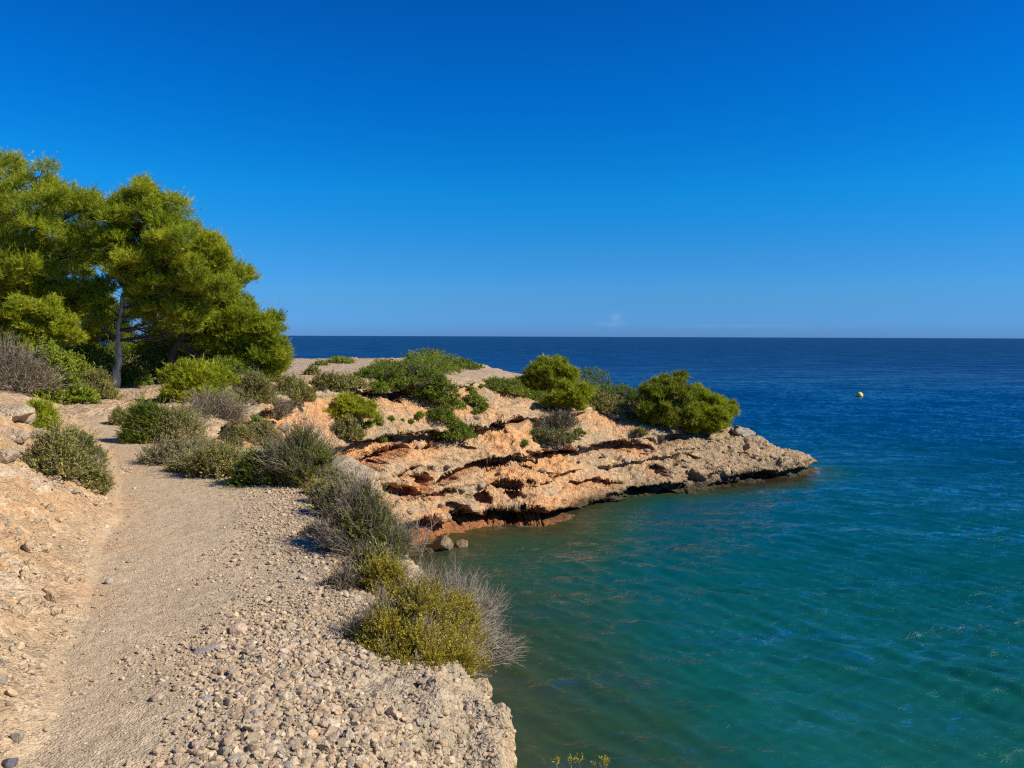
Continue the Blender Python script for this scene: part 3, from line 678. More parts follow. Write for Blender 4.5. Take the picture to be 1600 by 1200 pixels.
# ---- pines (trunk, limbs, crown)
def pine(name, base_w, circles, Y0, n, trunk_pts, label, seed, trunk_r=.13, thick=1.0, style='pine', group=None, slen=.22, cat='tree', limbs=None, twigs=900, scale=1.0, palette=None):
    r = np.random.default_rng(seed); b = np.asarray(base_w, float); twigs = min(twigs, 450)
    root = empty(name, b); tag(root, label, cat, group)
    lobes = []
    for (px, py, rp) in circles:
        R = rp / FPX * Y0
        for s in ((-1, 1) if thick > 0 else (0,)):
            off = s * r.uniform(.35, 1.0) * thick * R * 1.5
            c = P(px + r.normal(0, 3), py + r.normal(0, 3), Y0 + off); q = (Y0 + off) / Y0
            k = R * q * (1.0 if s <= 0 else .95)
            # split each mass into flattened foliage pads
            for t in range(11):
                a = norm(r.normal(size=3)); c2 = c + a * k * r.uniform(.5, .85); rr = k * r.uniform(.18, .34)
                lobes.append((*c2, rr * 1.15, rr * 1.15, rr * .8))
    L = [tuple(np.array(l[:3]) - b) + tuple(l[3:6]) for l in lobes]
    V, F, c, pt, dr, SL = foliage(L, style, n, r, scale, -.45, slen, palette)
    make_mesh('crown', V, F, M_PINE, c, parent=root)
    tp = np.array([np.array(p) - b for p in trunk_pts]); tr = np.linspace(trunk_r, trunk_r * .35, len(tp)); tr[0] *= 1.35
    tf = np.array([np.interp(np.linspace(0, len(tp) - 1, 18), np.arange(len(tp)), tp[:, j]) for j in range(3)]).T
    tf[1:-1] += r.normal(0, .025, (16, 3)); rf = np.interp(np.linspace(0, len(tp) - 1, 18), np.arange(len(tp)), tr)
    BK = M_BARK if 'pale leaning' in label else M_BARKD
    make_mesh('trunk', *tube(tf, rf, 10, .1, r), BK, smooth=True, parent=root)
    parts = []; nl = len(L); heads = L[::7]
    for l in heads:
        c = np.array(l[:3]); j = int(np.clip(np.argmin(np.abs(tf[:, 2] - (c[2] - .25 * abs(c[0] - tf[-1][0]) - .3))), 6, 17))
        dist = np.linalg.norm(c - tf[j]); mid = (0, 0, -.12 * dist)
        pts = bez(tf[j], c, mid, 8); pts[1:-1] += r.normal(0, .03, (6, 3)); rr = np.linspace(min(rf[j] * .5, .012 + .014 * dist), .008, 8)
        parts.append(tube(pts, rr, 5))
    make_mesh('limbs', *join(parts), M_BARKD, parent=root, smooth=True)
    Lc = np.array(L)[:, :3]; sel = r.choice(len(pt), min(twigs, len(pt)), replace=False); A, B = [], []
    for i in sel:
        j = np.argmin(((Lc - pt[i]) ** 2).sum(1)); mid = (Lc[j] + pt[i]) / 2 + r.normal(0, .04, 3); A += [Lc[j], mid]; B += [mid, pt[i]]
    make_mesh('twigs', *sticks(np.array(A), np.array(B), .009, .005, 3), M_TWIG, parent=root)
    return root

G1 = 'Aleppo pines beside the path'
G1 = 'pines standing behind the path'
def zg(xx, yy): return float(base(np.array([xx]), np.array([yy]))[0][0])
def basept(px, py, Y):
    p = P(px, py, Y); return np.array([p[0], p[1], zg(p[0], p[1]) - .05])
# left tall pine (two trunks hidden in shade)
b = basept(60, 600, 24)
pine('pine_tree', b, [(-70, 300, 70), (-20, 330, 65), (10, 275, 34), (55, 292, 40), (35, 350, 55), (95, 330, 45), (75, 395, 55), (10, 420, 60), (125, 372, 35), (120, 435, 48), (150, 455, 28), (60, 455, 45), (-60, 420, 70), (15, 490, 32), (100, 320, 34), (140, 325, 24), (90, 480, 34), (125, 470, 26), (20, 450, 40)],
     24, 25000, [b, b + (.1, 0, 1.3), b + (-.3, .1, 2.6), P(35, 400, 24.2), P(45, 320, 24)], 'tall full crowned pine at the left edge of the photo', 101, .17, 1.0, group=G1, slen=.26)
b = basept(178, 600, 23)
pine('pine_tree', b, [(232, 310, 30), (205, 340, 40), (262, 335, 34), (180, 372, 30), (235, 380, 50), (290, 385, 40), (200, 420, 36), (262, 430, 44), (318, 430, 34), (215, 455, 28), (300, 470, 34), (180, 395, 24), (340, 410, 22), (165, 335, 20), (250, 472, 24), (345, 450, 24), (155, 470, 20), (290, 430, 34), (220, 410, 34), (325, 395, 26), (225, 290, 14), (205, 320, 20), (225, 488, 20), (275, 485, 24), (300, 505, 20), (150, 500, 16)],
     23, 24000, [b, P(186, 560, 23), P(184, 520, 23), P(190, 480, 23.1), P(210, 420, 23.2), P(230, 340, 23.2)], 'pine with a pale leaning trunk at the head of the path', 102, .105, .9, group=G1, slen=.25)
b = basept(262, 575, 25)
pine('pine_tree', b, [(330, 400, 32), (352, 440, 34), (320, 470, 36), (365, 480, 32), (345, 515, 34), (300, 500, 24), (392, 515, 30), (415, 520, 26), (425, 555, 28), (395, 560, 34), (430, 500, 14), (360, 555, 26), (372, 430, 20), (405, 585, 24), (435, 575, 16), (340, 545, 30), (310, 525, 24), (380, 500, 30), (375, 590, 26), (340, 420, 26)],
     25.5, 21000, [b, P(272, 545, 25), P(290, 520, 25.1), P(312, 500, 25.2), P(345, 460, 25.4)], 'pine sloping down to the sea on the right with a dark slanting trunk', 103, .12, .85, group=G1, slen=.25)
# pines closing the wood behind
for i, (px, Yp, cs, lab) in enumerate([
        (-120, 30, [(-160, 300, 80), (-90, 330, 80), (-180, 400, 80), (-90, 430, 80), (-130, 500, 60)], 'pine mostly outside the frame behind the left pine'),
        (130, 32, [(130, 400, 42), (90, 480, 44), (160, 505, 38), (120, 540, 34)], 'shaded pine deep in the wood between the two front pines'),
        (40, 28, [(20, 500, 44), (90, 520, 40), (60, 560, 40), (-10, 550, 44), (120, 480, 34)], 'low dark pine filling the wood behind the young pine'),
        (370, 29, [(330, 500, 34), (375, 530, 34), (320, 560, 34), (290, 500, 30), (400, 560, 26)], 'low pine behind the right pine filling its foot'),
        (255, 31, [(240, 450, 38), (285, 480, 36), (205, 535, 34), (340, 545, 34), (170, 500, 34), (300, 530, 34), (150, 550, 34), (215, 490, 30), (275, 560, 30), (255, 510, 30), (285, 540, 30), (240, 540, 30)], 'shaded pine behind the slanting trunk')]):
    b = basept(px, 590, Yp)
    pine('pine_tree', b, cs, Yp, 10000, [b, b + (.1, 0, 1.5), P(px, 470, Yp), P(px, 420, Yp)], lab, 110 + i, .13, .8, group=G1, slen=.3, twigs=200)

# ---- shrubs placed from the photograph's base points: px, base py, width px, height px
def shrub(name, style, px, py, wp, hp, label, seed, cat='shrub', n=700, group=None, Y=None, nl=15, depth=.8, slen=None, scale=None, extra=None, dead=0, twigs=150, stem_r=None, palette=None, bury=.04, **kw):
    r = np.random.default_rng(seed)
    g = ground_at(px, py) if Y is None else np.array([*P(px, py, Y)])
    kk = 1.08 if group == GP else 1.0; w = wp / FPX * g[1] * kk; h = hp / FPX * g[1] * (.78 if group == GP else .86)
    if Y is not None:
        tz = P(px, py - hp, Y)[2]; g[2] = zg(g[0], g[1]); h = max(tz - g[2], .3) * .92
    b = g - np.array([0, 0, bury])
    lobes = [(l[0] + b[0], l[1] + b[1], l[2] + b[2]) + l[3:] for l in dome_lobes(w, w * depth, h, r, nl)]
    ext = None
    if extra:
        st2, frac, n2, side = extra; sel = [l for l in lobes if (l[0] - b[0]) * side > -.05 * w] or lobes[:2]; ext = (sel, st2, n2, None)
    lim = g[1] / 768 * 1.0                                    # about a pixel at this distance
    S = STY[style]; sc = scale or max(1.0, lim / S['lw'] * .55)
    return plant(name, style, b, lobes, n, label, cat, seed, group, slen or max(.05, min(S['sl'], w * .3)), twigs, stem_r or max(.006, w * .014), sc, dead=dead, extra=ext, palette=palette, **kw)

GP = 'shrubs on the headland top'
GE = 'shrubs along the cliff edge'
GB = 'shrubs around the pines'
GK = 'shrubs on the bank beside the path'
GT = 'small tufts on the headland rock'
SH = [
 # left side
 ('dry_shrub', 'dry', 22, 612, 110, 95, 'pale grey leafless shrub at the left edge behind the rock blocks', 900, GB, {'dead': 350}),
 ('leafy_shrub', 'leafy', 88, 630, 104, 112, 'round leafy green shrub between the grey shrub and the path', 2200, GB, {}),
 ('scrub_bush', 'scrub', 152, 625, 60, 62, 'olive grey bush just left of the pale pine trunk', 900, GB, {}),
 ('pine_seedling', 'ypine', 60, 668, 50, 50, 'small bright green bush on top of the bank', 500, GK, {}),
 ('rosemary_bush', 'rosemary', 122, 726, 62, 88, 'upright dark green bush overhanging the left side of the path', 900, GK, {}),
 ('scrub_bush', 'scrub', 84, 738, 92, 78, 'low brownish bush spreading over the bank', 1100, GK, {'dead': 120}),
 ('dry_shrub', 'scrub', 146, 762, 50, 46, 'small dry bush at the foot of the bank beside the path', 420, GK, {'dead': 80}),
 ('mastic_bush', 'mastic', 205, 602, 62, 42, 'dark leafy bush in shade right of the pale trunk', 900, GB, {}),
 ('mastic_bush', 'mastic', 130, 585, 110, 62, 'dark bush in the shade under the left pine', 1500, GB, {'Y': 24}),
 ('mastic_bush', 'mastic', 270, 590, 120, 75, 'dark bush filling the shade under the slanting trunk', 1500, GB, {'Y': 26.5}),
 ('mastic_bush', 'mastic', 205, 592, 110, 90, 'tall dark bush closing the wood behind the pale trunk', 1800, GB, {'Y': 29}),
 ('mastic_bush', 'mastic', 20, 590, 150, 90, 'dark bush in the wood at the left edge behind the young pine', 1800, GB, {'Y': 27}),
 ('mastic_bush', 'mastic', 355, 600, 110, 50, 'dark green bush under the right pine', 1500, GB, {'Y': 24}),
 ('mastic_bush', 'mastic', 600, 575, 60, 20, 'low green bush on the crest left of the central thicket', 600, GP, {'Y': 36}),
 ('mastic_bush', 'mastic', 612, 606, 50, 34, 'green bush on the rim above the topmost rock slab', 700, GP, {}),
 ('mastic_bush', 'leafy', 660, 590, 90, 40, 'mixed green bush in the middle of the crest thicket', 1100, GP, {'Y': 36}),
 ('scrub_bush', 'scrub', 515, 606, 50, 34, 'brownish bush left of the flat brown bush', 500, GP, {}),
 ('mastic_bush', 'leafy', 830, 610, 50, 34, 'green bush joining the crest pine from the left', 600, GP, {}),
 ('mastic_bush', 'mastic', 950, 606, 70, 34, 'dark bush sloping down from the crest pine to the sea side', 800, GP, {}),
 ('mastic_bush', 'mastic', 996, 640, 62, 50, 'dark green bush touching the left side of the big end bush', 600, GP, {}),
 ('scrub_bush', 'leafy', 905, 622, 50, 24, 'light green scrub directly right of the pale ledge pine', 400, GP, {}),
 ('scrub_bush', 'scrub', 188, 665, 28, 38, 'small brown tuft at the left foot of the round green bush', 300, GB, {}),
 ('young_pine', 'ypine', 305, 628, 125, 88, 'bright yellow-green young pine below the slanting trunk', 2600, GB, {}),
 ('dry_shrub', 'dry', 335, 662, 100, 62, 'grey leafless shrub in front of the bright young pine', 700, GB, {'dead': 400}),
 ('dry_shrub', 'scrub', 390, 632, 70, 62, 'dull grey-brown shrub right of the bright young pine', 800, GB, {'dead': 150}),
 ('young_pine', 'pine', 238, 690, 70, 82, 'dense green bush standing at the bend of the path', 1300, GB, {'palette': [(.17, .22, .02), (.26, .30, .025), (.10, .15, .02)]}),
 ('scrub_bush', 'scrub', 280, 692, 80, 78, 'grey-green bush right beside the dense bush at the bend', 1100, GB, {'dead': 150}),
 ('dry_grass_clump', 'scrub', 275, 722, 95, 38, 'low straw-coloured scrub along the right side of the path', 900, GE, {'palette': [(.25, .21, .10), (.20, .18, .07), (.30, .25, .14)]}),
 ('scrub_bush', 'scrub', 345, 742, 90, 56, 'low grey-green bush in the row along the path edge', 1100, GE, {'dead': 100}),
 ('mastic_bush', 'mastic', 408, 752, 78, 54, 'low dark green bush at the end of the row beside the path', 1300, GE, {}),
 ('rosemary_bush', 'rosemary', 468, 756, 100, 110, 'large upright dark bush with grey dead twigs at the cliff edge', 1500, GE, {'dead': 500, 'extra': ('dry', .5, 350, -1)}),
 ('scrub_bush', 'olive', 493, 775, 40, 40, 'small yellowish bush in front of the large upright dark bush', 500, GE, {}),
 ('dry_shrub', 'dry', 492, 836, 40, 30, 'tiny grey dry shrub on the gravel left of the edge bushes', 160, GE, {'dead': 80}),
 ('dry_shrub', 'dry', 533, 917, 52, 34, 'tiny dry shrub lying on the gravel just above the big olive bush', 140, GE, {'dead': 90}),
 ('scrub_bush', 'scrub', 538, 812, 80, 85, 'brown and green bush on the cliff edge above the small cliff notch', 1300, GE, {'dead': 300}),
 ('rosemary_bush', 'rosemary', 578, 868, 105, 118, 'tall green-grey bush at the cliff edge left of the bare sapling', 1500, GE, {'dead': 900, 'extra': ('dry', .5, 500, -1)}),
 ('scrub_bush', 'olive', 605, 925, 70, 80, 'yellow-green bush directly behind the big olive bush', 1300, GE, {}),
 # plateau and headland
 ('scrub_bush', 'scrub', 460, 628, 72, 52, 'brown-green bush on the slope right of the pines', 900, GP, {}),
 ('mastic_bush', 'mastic', 500, 571, 24, 11, 'tiny dark bush on the left end of the bare plateau', 160, GP, {}),
 ('mastic_bush', 'leafy', 532, 567, 44, 17, 'low bright green bush against the sea on the bare plateau', 400, GP, {}),
 ('dry_shrub', 'scrub', 488, 588, 22, 18, 'small brown tuft on the bare plateau', 160, GP, {}),
 ('scrub_bush', 'scrub', 540, 606, 60, 26, 'flat brown bush above the bright pine bush', 600, GP, {}),
 ('scrub_bush', 'rosemary', 418, 598, 40, 30, 'dark bush at the foot of the right pine', 500, GP, {}),
 ('young_pine', 'ypine', 543, 652, 78, 56, 'bright green young pine at the left top of the cliff', 1300, GP, {'extra': ('dry', .5, 300, 1)}),
 ('scrub_bush', 'scrub', 543, 688, 50, 50, 'dull green bush hanging below the bright young pine', 700, GP, {}),
 ('mastic_bush', 'mastic', 630, 600, 130, 54, 'broad green bush at the left of the central thicket', 1600, GP, {}),
 ('dry_shrub', 'dry', 648, 606, 52, 46, 'brown dead-topped bush in the middle of the central thicket', 600, GP, {'dead': 200}),
 ('mastic_bush', 'leafy', 672, 572, 95, 32, 'pale green bush on the crest behind the central thicket', 1400, GP, {'Y': 38}),
 ('mastic_bush', 'mastic', 722, 575, 55, 22, 'flat dark green bush on the crest right of the central thicket', 700, GP, {}),
 ('mastic_bush', 'mastic', 686, 630, 60, 62, 'dark green bush spilling over beside the topmost rock slab', 1300, GP, {}),
 ('mastic_bush', 'mastic', 712, 684, 62, 42, 'dark green cushion hanging on the slope below the thicket', 1100, GP, {}),
 ('mastic_bush', 'mastic', 688, 655, 46, 30, 'smaller green cushion just above the hanging cushion', 600, GP, {}),
 ('scrub_bush', 'leafy', 742, 632, 34, 26, 'small green bush on the orange slope', 350, GP, {}),
 ('scrub_bush', 'leafy', 712, 636, 30, 16, 'small low bush right of the topmost rock slab', 250, GP, {}),
 ('mastic_bush', 'mastic', 762, 567, 34, 12, 'tiny dark bush on the crest against the sea', 220, GP, {}),
 ('mastic_bush', 'mastic', 797, 574, 34, 16, 'dark bush on the crest left of the crest pine', 300, GP, {}),
 ('mastic_bush', 'leafy', 795, 616, 60, 36, 'green bush on the slope left of the crest pine', 700, GP, {}),
 ('dry_shrub', 'dry', 868, 672, 66, 42, 'grey twiggy shrub below the pale ledge pine', 500, GP, {'dead': 200}),
 ('mastic_bush', 'scrub', 856, 690, 80, 28, 'low green-grey bush at the foot of the pale ledge pine', 800, GP, {'palette': [(.12, .16, .03), (.18, .19, .06), (.22, .20, .09)]}),
 ('mastic_bush', 'mastic', 925, 612, 74, 52, 'dark green bush right of the crest pine', 700, GP, {}),
 ('mastic_bush', 'mastic', 965, 628, 74, 48, 'green bush between the crest pine and the big end bush', 800, GP, {}),
 ('scrub_bush', 'scrub', 930, 625, 60, 22, 'low brown-green scrub on the slope right of the crest pine', 500, GP, {}),
 ('mastic_bush', 'leafy', 1015, 642, 55, 48, 'green bush at the left of the big end bush', 900, GP, {}),
 ('dry_grass_clump', 'scrub', 315, 712, 70, 26, 'straw coloured grass tuft between the low bushes right of the path', 600, GE, {'palette': [(.27, .23, .10), (.22, .20, .07), (.32, .27, .14)]}),
 ('scrub_bush', 'scrub', 365, 690, 60, 40, 'grey-brown bush behind the row of low bushes beside the path', 700, GE, {'dead': 120}),
 ('scrub_bush', 'scrub', 415, 700, 60, 50, 'brown scrub left of the large upright dark bush', 700, GE, {'dead': 150}),
 ('mastic_bush', 'mastic', 395, 672, 36, 26, 'small dark bush on the stony slope behind the path hedge', 400, GE, {}),
 ('dry_shrub', 'dry', 425, 650, 50, 34, 'dry brown bush on the stony slope below the right pine', 400, GP, {'dead': 150}),
 ('scrub_bush', 'scrub', 515, 790, 50, 46, 'dry scrub between the large upright bush and the edge bushes', 700, GE, {'dead': 250}),
 ('scrub_bush', 'rosemary', 600, 850, 60, 70, 'narrow dark bush on the lip right above the pale cliff notch', 900, GE, {'dead': 250}),
 ('mastic_bush', 'mastic', 570, 590, 40, 22, 'low dark bush on the plateau between the flat brown bush and the thicket', 400, GP, {}),
 ('scrub_bush', 'leafy', 770, 600, 40, 18, 'flat green scrub on the pale ground right of the thicket', 350, GP, {}),
 ('mastic_bush', 'mastic', 1035, 655, 40, 36, 'dark bush under the left half of the big end bush', 500, GP, {}),
 ('mastic_bush', 'mastic', 775, 610, 46, 26, 'low green patch on the slope left of the broad crest pine', 450, GP, {}),
 ('mastic_bush', 'leafy', 842, 628, 56, 24, 'low bright patch in front of the broad crest pine', 450, GP, {}),
 ('mastic_bush', 'leafy', 820, 622, 40, 22, 'small bright patch at the left foot of the broad crest pine', 300, GP, {}),
 ('scrub_bush', 'scrub', 945, 640, 70, 22, 'brown-green scrub on the slope between the ledge pine and the end bushes', 500, GP, {}),
 ('mastic_bush', 'leafy', 600, 590, 60, 26, 'bright low bush at the left end of the central thicket', 500, GP, {}),
 ('mastic_bush', 'mastic', 665, 615, 60, 52, 'deep green bush in the front of the central thicket', 900, GP, {}),
 ('mastic_bush', 'leafy', 590, 612, 36, 22, 'small bright bush on the rim left of the topmost slab', 300, GP, {}),
 ('scrub_bush', 'scrub', 585, 898, 66, 52, 'straggly brown-green bush filling the gap just above the yellow-green edge bush', 900, GE, {'dead': 300}),
 ('scrub_bush', 'scrub', 520, 770, 54, 46, 'low straggly bush right of the large upright dark bush on the lip', 700, GE, {'dead': 250}),
 ('scrub_bush', 'scrub', 300, 735, 60, 30, 'first low grey tuft in the row right of the path bend', 500, GE, {'dead': 80}),
 ('scrub_bush', 'scrub', 1000, 678, 24, 10, 'tiny scrub on the bare orange slope', 120, GP, {}),
]
for i, (nm, st, px, py, wp, hp, lb, n, gr, kw) in enumerate(SH):
    ct = {'young_pine': 'young pine', 'pine_seedling': 'young pine'}.get(nm, 'shrub')
    shrub(nm, st, px, py, wp, hp, lb, 300 + i, ct, n=int(n * 1.7), group=gr, **kw)

b = basept(55, 600, 20.5)
pine('young_pine', b, [(18, 494, 15), (46, 480, 13), (74, 488, 14), (100, 512, 12), (58, 512, 15), (30, 522, 14), (118, 526, 7), (88, 532, 9), (0, 508, 15), (-22, 496, 16), (84, 474, 6), (30, 472, 7), (112, 505, 6), (10, 545, 14), (50, 545, 12), (75, 560, 12)], 20.5, 9500, [b, b + (.05, 0, .3), P(52, 560, 20.5), P(52, 510, 20.5)], 'young yellow-green pine left of the pale leaning trunk', 405, .05, .9, 'ypine', 'shrubs around the pines', .19, 'young pine', twigs=200, scale=1.3)
shrub('dry_shrub', 'dry', 40, 600, 70, 70, 'grey twiggy shrub between the young pine and the rock blocks', 407, 'shrub', n=900, group=GB, dead=350)
shrub('leafy_shrub', 'leafy', 118, 612, 74, 70, 'smaller leafy green bush beside the round leafy one, nearest the pine trunk', 406, 'shrub', n=2000, group=GB)
def pad_bush(circles, px, py, n, label, seed, palette=None, style='pine', scale=2.0, slen=.26):
    g = ground_at(px, py); Y_ = g[1]; b = g - np.array([0, 0, .05]); cx, cy = circles[0][:2]
    return pine('young_pine', b, circles, Y_, n, [b, b + (.05, 0, .25), (P(cx, cy, Y_) + b) / 2, P(cx, cy, Y_)], label, seed, .05, 1.0, style, 'pine bushes on the headland', slen, 'young pine', twigs=120, scale=scale, palette=palette)
pad_bush([(1035, 640, 22), (1018, 622, 20), (1045, 606, 18), (1060, 625, 22), (1050, 655, 20), (1012, 645, 18), (1062, 596, 9), (1028, 605, 10), (1075, 650, 16)], 1045, 672, 7500, 'dark dead-topped pine bush near the end of the headland', 401,
         [(.11, .14, .015), (.26, .29, .02), (.18, .22, .02), (.38, .40, .03), (.26, .23, .06)])
pad_bush([(1100, 655, 20), (1085, 638, 20), (1112, 640, 20), (1130, 652, 14), (1095, 620, 12), (1120, 628, 10), (1080, 665, 16), (1110, 668, 14), (1138, 640, 8), (1082, 612, 7)], 1105, 684, 7500, 'outermost bright pine bush overhanging the end of the headland', 402,
         [(.17, .22, .015), (.40, .43, .02), (.30, .35, .02), (.52, .52, .03)])
pad_bush([(862, 583, 18), (838, 590, 16), (882, 582, 15), (828, 604, 13), (868, 600, 16), (850, 572, 9), (894, 594, 9), (815, 600, 8), (872, 568, 8)], 860, 614, 6500, 'broad pine bush on the crest of the headland', 403,
         [(.16, .20, .015), (.36, .39, .02), (.26, .31, .02), (.46, .47, .03)])
pad_bush([(885, 625, 14), (900, 615, 14), (872, 622, 11), (912, 612, 9), (880, 608, 8), (905, 632, 9), (860, 632, 8)], 884, 655, 4200, 'pale yellow-green pine growing out of the cliff ledge', 404, None, 'ypine')

# the big olive bush on the edge in the foreground
b = ground_at(640, 1062) - np.array([0, 0, .03]); Yb = b[1]
lb_ = []
r_ = np.random.default_rng(77)
for (px, py, rp, dy) in [(600, 985, 46, 0), (655, 950, 52, .1), (700, 965, 46, .15), (640, 1010, 50, -.1), (690, 1020, 48, 0), (580, 1010, 34, -.05), (620, 1050, 34, -.2), (725, 1010, 34, .1), (665, 915, 30, .25), (560, 990, 24, .05), (660, 1050, 30, -.15), (740, 985, 24, .2), (715, 935, 26, .25), (610, 945, 28, .2)]:
    c = P(px, py + 22, Yb + .35 + dy); R = rp / FPX * (Yb + .35); lb_.append((*c, R, R, R * .85))
lb2 = []
for l in lb_:
    for t in range(5):
        a = norm(r_.normal(size=3)); k_ = l[3]; lb2.append((l[0] + a[0] * k_ * .6, l[1] + a[1] * k_ * .6, l[2] + a[2] * k_ * .55, k_ * .42, k_ * .42, k_ * .42))
root = plant('olive_bush', 'olive', b, lb2, 8000, 'large olive-yellow bush with grey dead twigs on the near cliff edge', 'shrub', 901, group=GE, slen=.10, twigs=1600, stem_r=.011, scale=1.0, dead=2200, low=-.5)
# bare grey shrub poking out behind it
b = ground_at(700, 1000) - np.array([0, 0, .05])
lb_ = [(*P(740, 960, b[1] + .3), .16, .16, .13), (*P(765, 1015, b[1] + .25), .13, .13, .12), (*P(715, 930, b[1] + .35), .14, .14, .1)]
plant('dry_shrub', 'dry', b, lb_, 260, 'grey leafless shrub hanging over the water behind the big olive bush', 'shrub', 902, group=GE, slen=.10, twigs=200, stem_r=.007, scale=.5, dead=500, low=-.8)
# tufts
tufts = [(590, 662, 16), (576, 668, 18), (611, 657, 12), (656, 652, 14), (642, 660, 10), (628, 660, 9), (757, 640, 18), (745, 646, 14), (1002, 680, 12), (985, 655, 12), (735, 612, 14), (752, 606, 10), (905, 680, 18), (600, 690, 12), (450, 640, 14), (438, 622, 16), (436, 655, 14), (412, 672, 18), (820, 695, 14), (1020, 655, 10)]
proto = None
for i, (px, py, wp) in enumerate(tufts):
    g = ground_at(px, py)
    if proto is None:
        proto = shrub('shrub_tuft', 'leafy', px, py, wp, wp * .7, 'small green tuft on the bare headland rock', 500, 'shrub', n=140, group=GT, nl=5, twigs=30); s0 = wp * g[1]; t = proto
    else:
        t = proto.copy(); COL.objects.link(t); t.location = tuple(g - np.array([0, 0, .02])); k = wp * g[1] / s0; t.scale = (k, k, k); t.rotation_euler = (0, 0, i * 1.3)
        for ch in list(proto.children):
            c = ch.copy(); COL.objects.link(c); c.parent = t

# bare sapling on the little beach
def bare_tree(name, b, H, label, seed, levels=4, spread=.5, r0=.03, mat=None, group=None, lean=(0, 0)):
    r = np.random.default_rng(seed); root = empty(name, b); tag(root, label, 'dead shrub', group)
    parts = {0: [], 1: []}
    def rec(p, d, L, rad, lv):
        n = 5; pts = [p]
        for i in range(n): d = norm(d + r.normal(0, .12, 3)); pts.append(pts[-1] + d * L / n)
        parts[0 if lv == 0 else 1].append(tube(np.array(pts), np.linspace(rad, rad * .55, n + 1), 5))
        if lv < levels:
            for k in range(r.integers(2, 4)):
                j = r.integers(2, n + 1); nd = norm(d + r.normal(0, spread, 3) + np.array([0, 0, .15])); rec(pts[j], nd, L * r.uniform(.5, .75), rad * .55, lv + 1)
    for k in range(4): rec(np.zeros(3) + np.append(r.normal(0, .06, 2), -.1), norm(np.array([lean[0] + r.normal(0, .25), lean[1] + r.normal(0, .25), 1])), H * .45 * r.uniform(.7, 1), r0, 0)
    make_mesh('stems', *join(parts[0]), mat or M_DEAD, parent=root, smooth=True); make_mesh('twigs', *join(parts[1]), mat or M_DEAD, parent=root, smooth=True)
    return root
b = PZ(652, 862, .0); b[2] = -.05
bare_tree('bare_sapling', b + np.array([.15, -.6, 0]), 2.5, 'leafless grey sapling standing at the water in the inner corner of the cove', 61, 3, .4, .022)

# yellow stalks at the bottom edge of the picture
b = np.array([.32, 2.5, zg(.32, 2.5)]) if zg(.32, 2.5) > 4 else np.array([.32, 2.5, 5.0])
r_ = np.random.default_rng(12); root = empty('flowering_stalks', b); tag(root, 'yellow tipped stalks sticking up at the bottom edge in front of the water', 'plant')
A, B = [], []; tips = []
for (px, py) in [(868, 1186), (892, 1190), (905, 1186), (942, 1183), (947, 1190), (936, 1195)]:
    tip = P(px, py + 5, 2.6) - b; m = tip * .5 + r_.normal(0, .02, 3); s = np.array([r_.normal(0, .03), r_.normal(0, .03), -.05]); A += [s, m]; B += [m, tip]; tips.append(tip)
make_mesh('stems', *sticks(np.array(A), np.array(B), .0022, .0014, 4), M_TWIG, parent=root)
tips = np.array(tips); q = np.repeat(tips, 6, 0) + r_.normal(0, .006, (len(tips) * 6, 3)); dr = norm(r_.normal(0, .4, q.shape) + np.array([0, 0, 1]))
V, F, si = leaves_on_shoots(q, dr, r_, np.full(len(q), .02), 5, .012, .005, .6)
make_mesh('flowers', V, F, M_LEAF, np.tile(np.array([[.55, .46, .05]]), (len(V), 1)), parent=root)

# ------------------------------------------------------------------ stones
import bmesh
def ico(sub):
    bm = bmesh.new(); bmesh.ops.create_icosphere(bm, subdivisions=sub, radius=1.0)
    V = np.array([v.co[:] for v in bm.verts]); F = np.array([[v.index for v in f.verts] for f in bm.faces]); bm.free(); return V, F
ICO1, ICO2, ICO4 = ico(1), ico(2), ico(4)
STONE_PAL = np.array([(.44, .345, .225), (.40, .315, .21), (.49, .39, .26), (.35, .28, .19), (.31, .27, .21), (.45, .32, .20), (.40, .33, .24), (.52, .43, .30), (.44, .34, .22), (.38, .29, .19)])
def pebble_cloud(n_verts, pts, size, r, tmpl, nrm=None):
    Vt, Ft = tmpl; n = len(pts)
    variants = []
    for i in range(14):
        off = r.uniform(0, 60); d = 1 + .30 * vnoise(Vt[:, 0], Vt[:, 1], Vt[:, 2], 1.1, off) + .16 * vnoise(Vt[:, 0], Vt[:, 1], Vt[:, 2], 2.4, off + 5)
        V = Vt * d[:, None]
        for k in range(8):                                    # chipped flats
            nv = norm(r.normal(size=3)); h_ = r.uniform(.42, .8); s_ = V @ nv; V = V - np.maximum(s_ - h_, 0)[:, None] * nv * .92
        variants.append(V)
    variants = np.array(variants); vi = r.integers(0, 14, n)
    sc = np.stack([size * r.uniform(.8, 1.3, n), size * r.uniform(.65, 1.0, n), size * r.uniform(.4, .75, n)], 1)
    a = r.uniform(0, 2 * pi, n); ca, sa = np.cos(a)[:, None], np.sin(a)[:, None]
    W_ = variants[vi] * sc[:, None, :]
    tx = r.normal(0, .35, n)[:, None]; W_ = np.stack([W_[..., 0], W_[..., 1] - tx * W_[..., 2], W_[..., 2] + tx * W_[..., 1]], -1)
    W_ = np.stack([W_[..., 0] * ca - W_[..., 1] * sa, W_[..., 0] * sa + W_[..., 1] * ca, W_[..., 2]], -1) + pts[:, None, :]
    F = (Ft[None] + (np.arange(n) * len(Vt))[:, None, None]).reshape(-1, 3)
    return W_.reshape(-1, 3), F
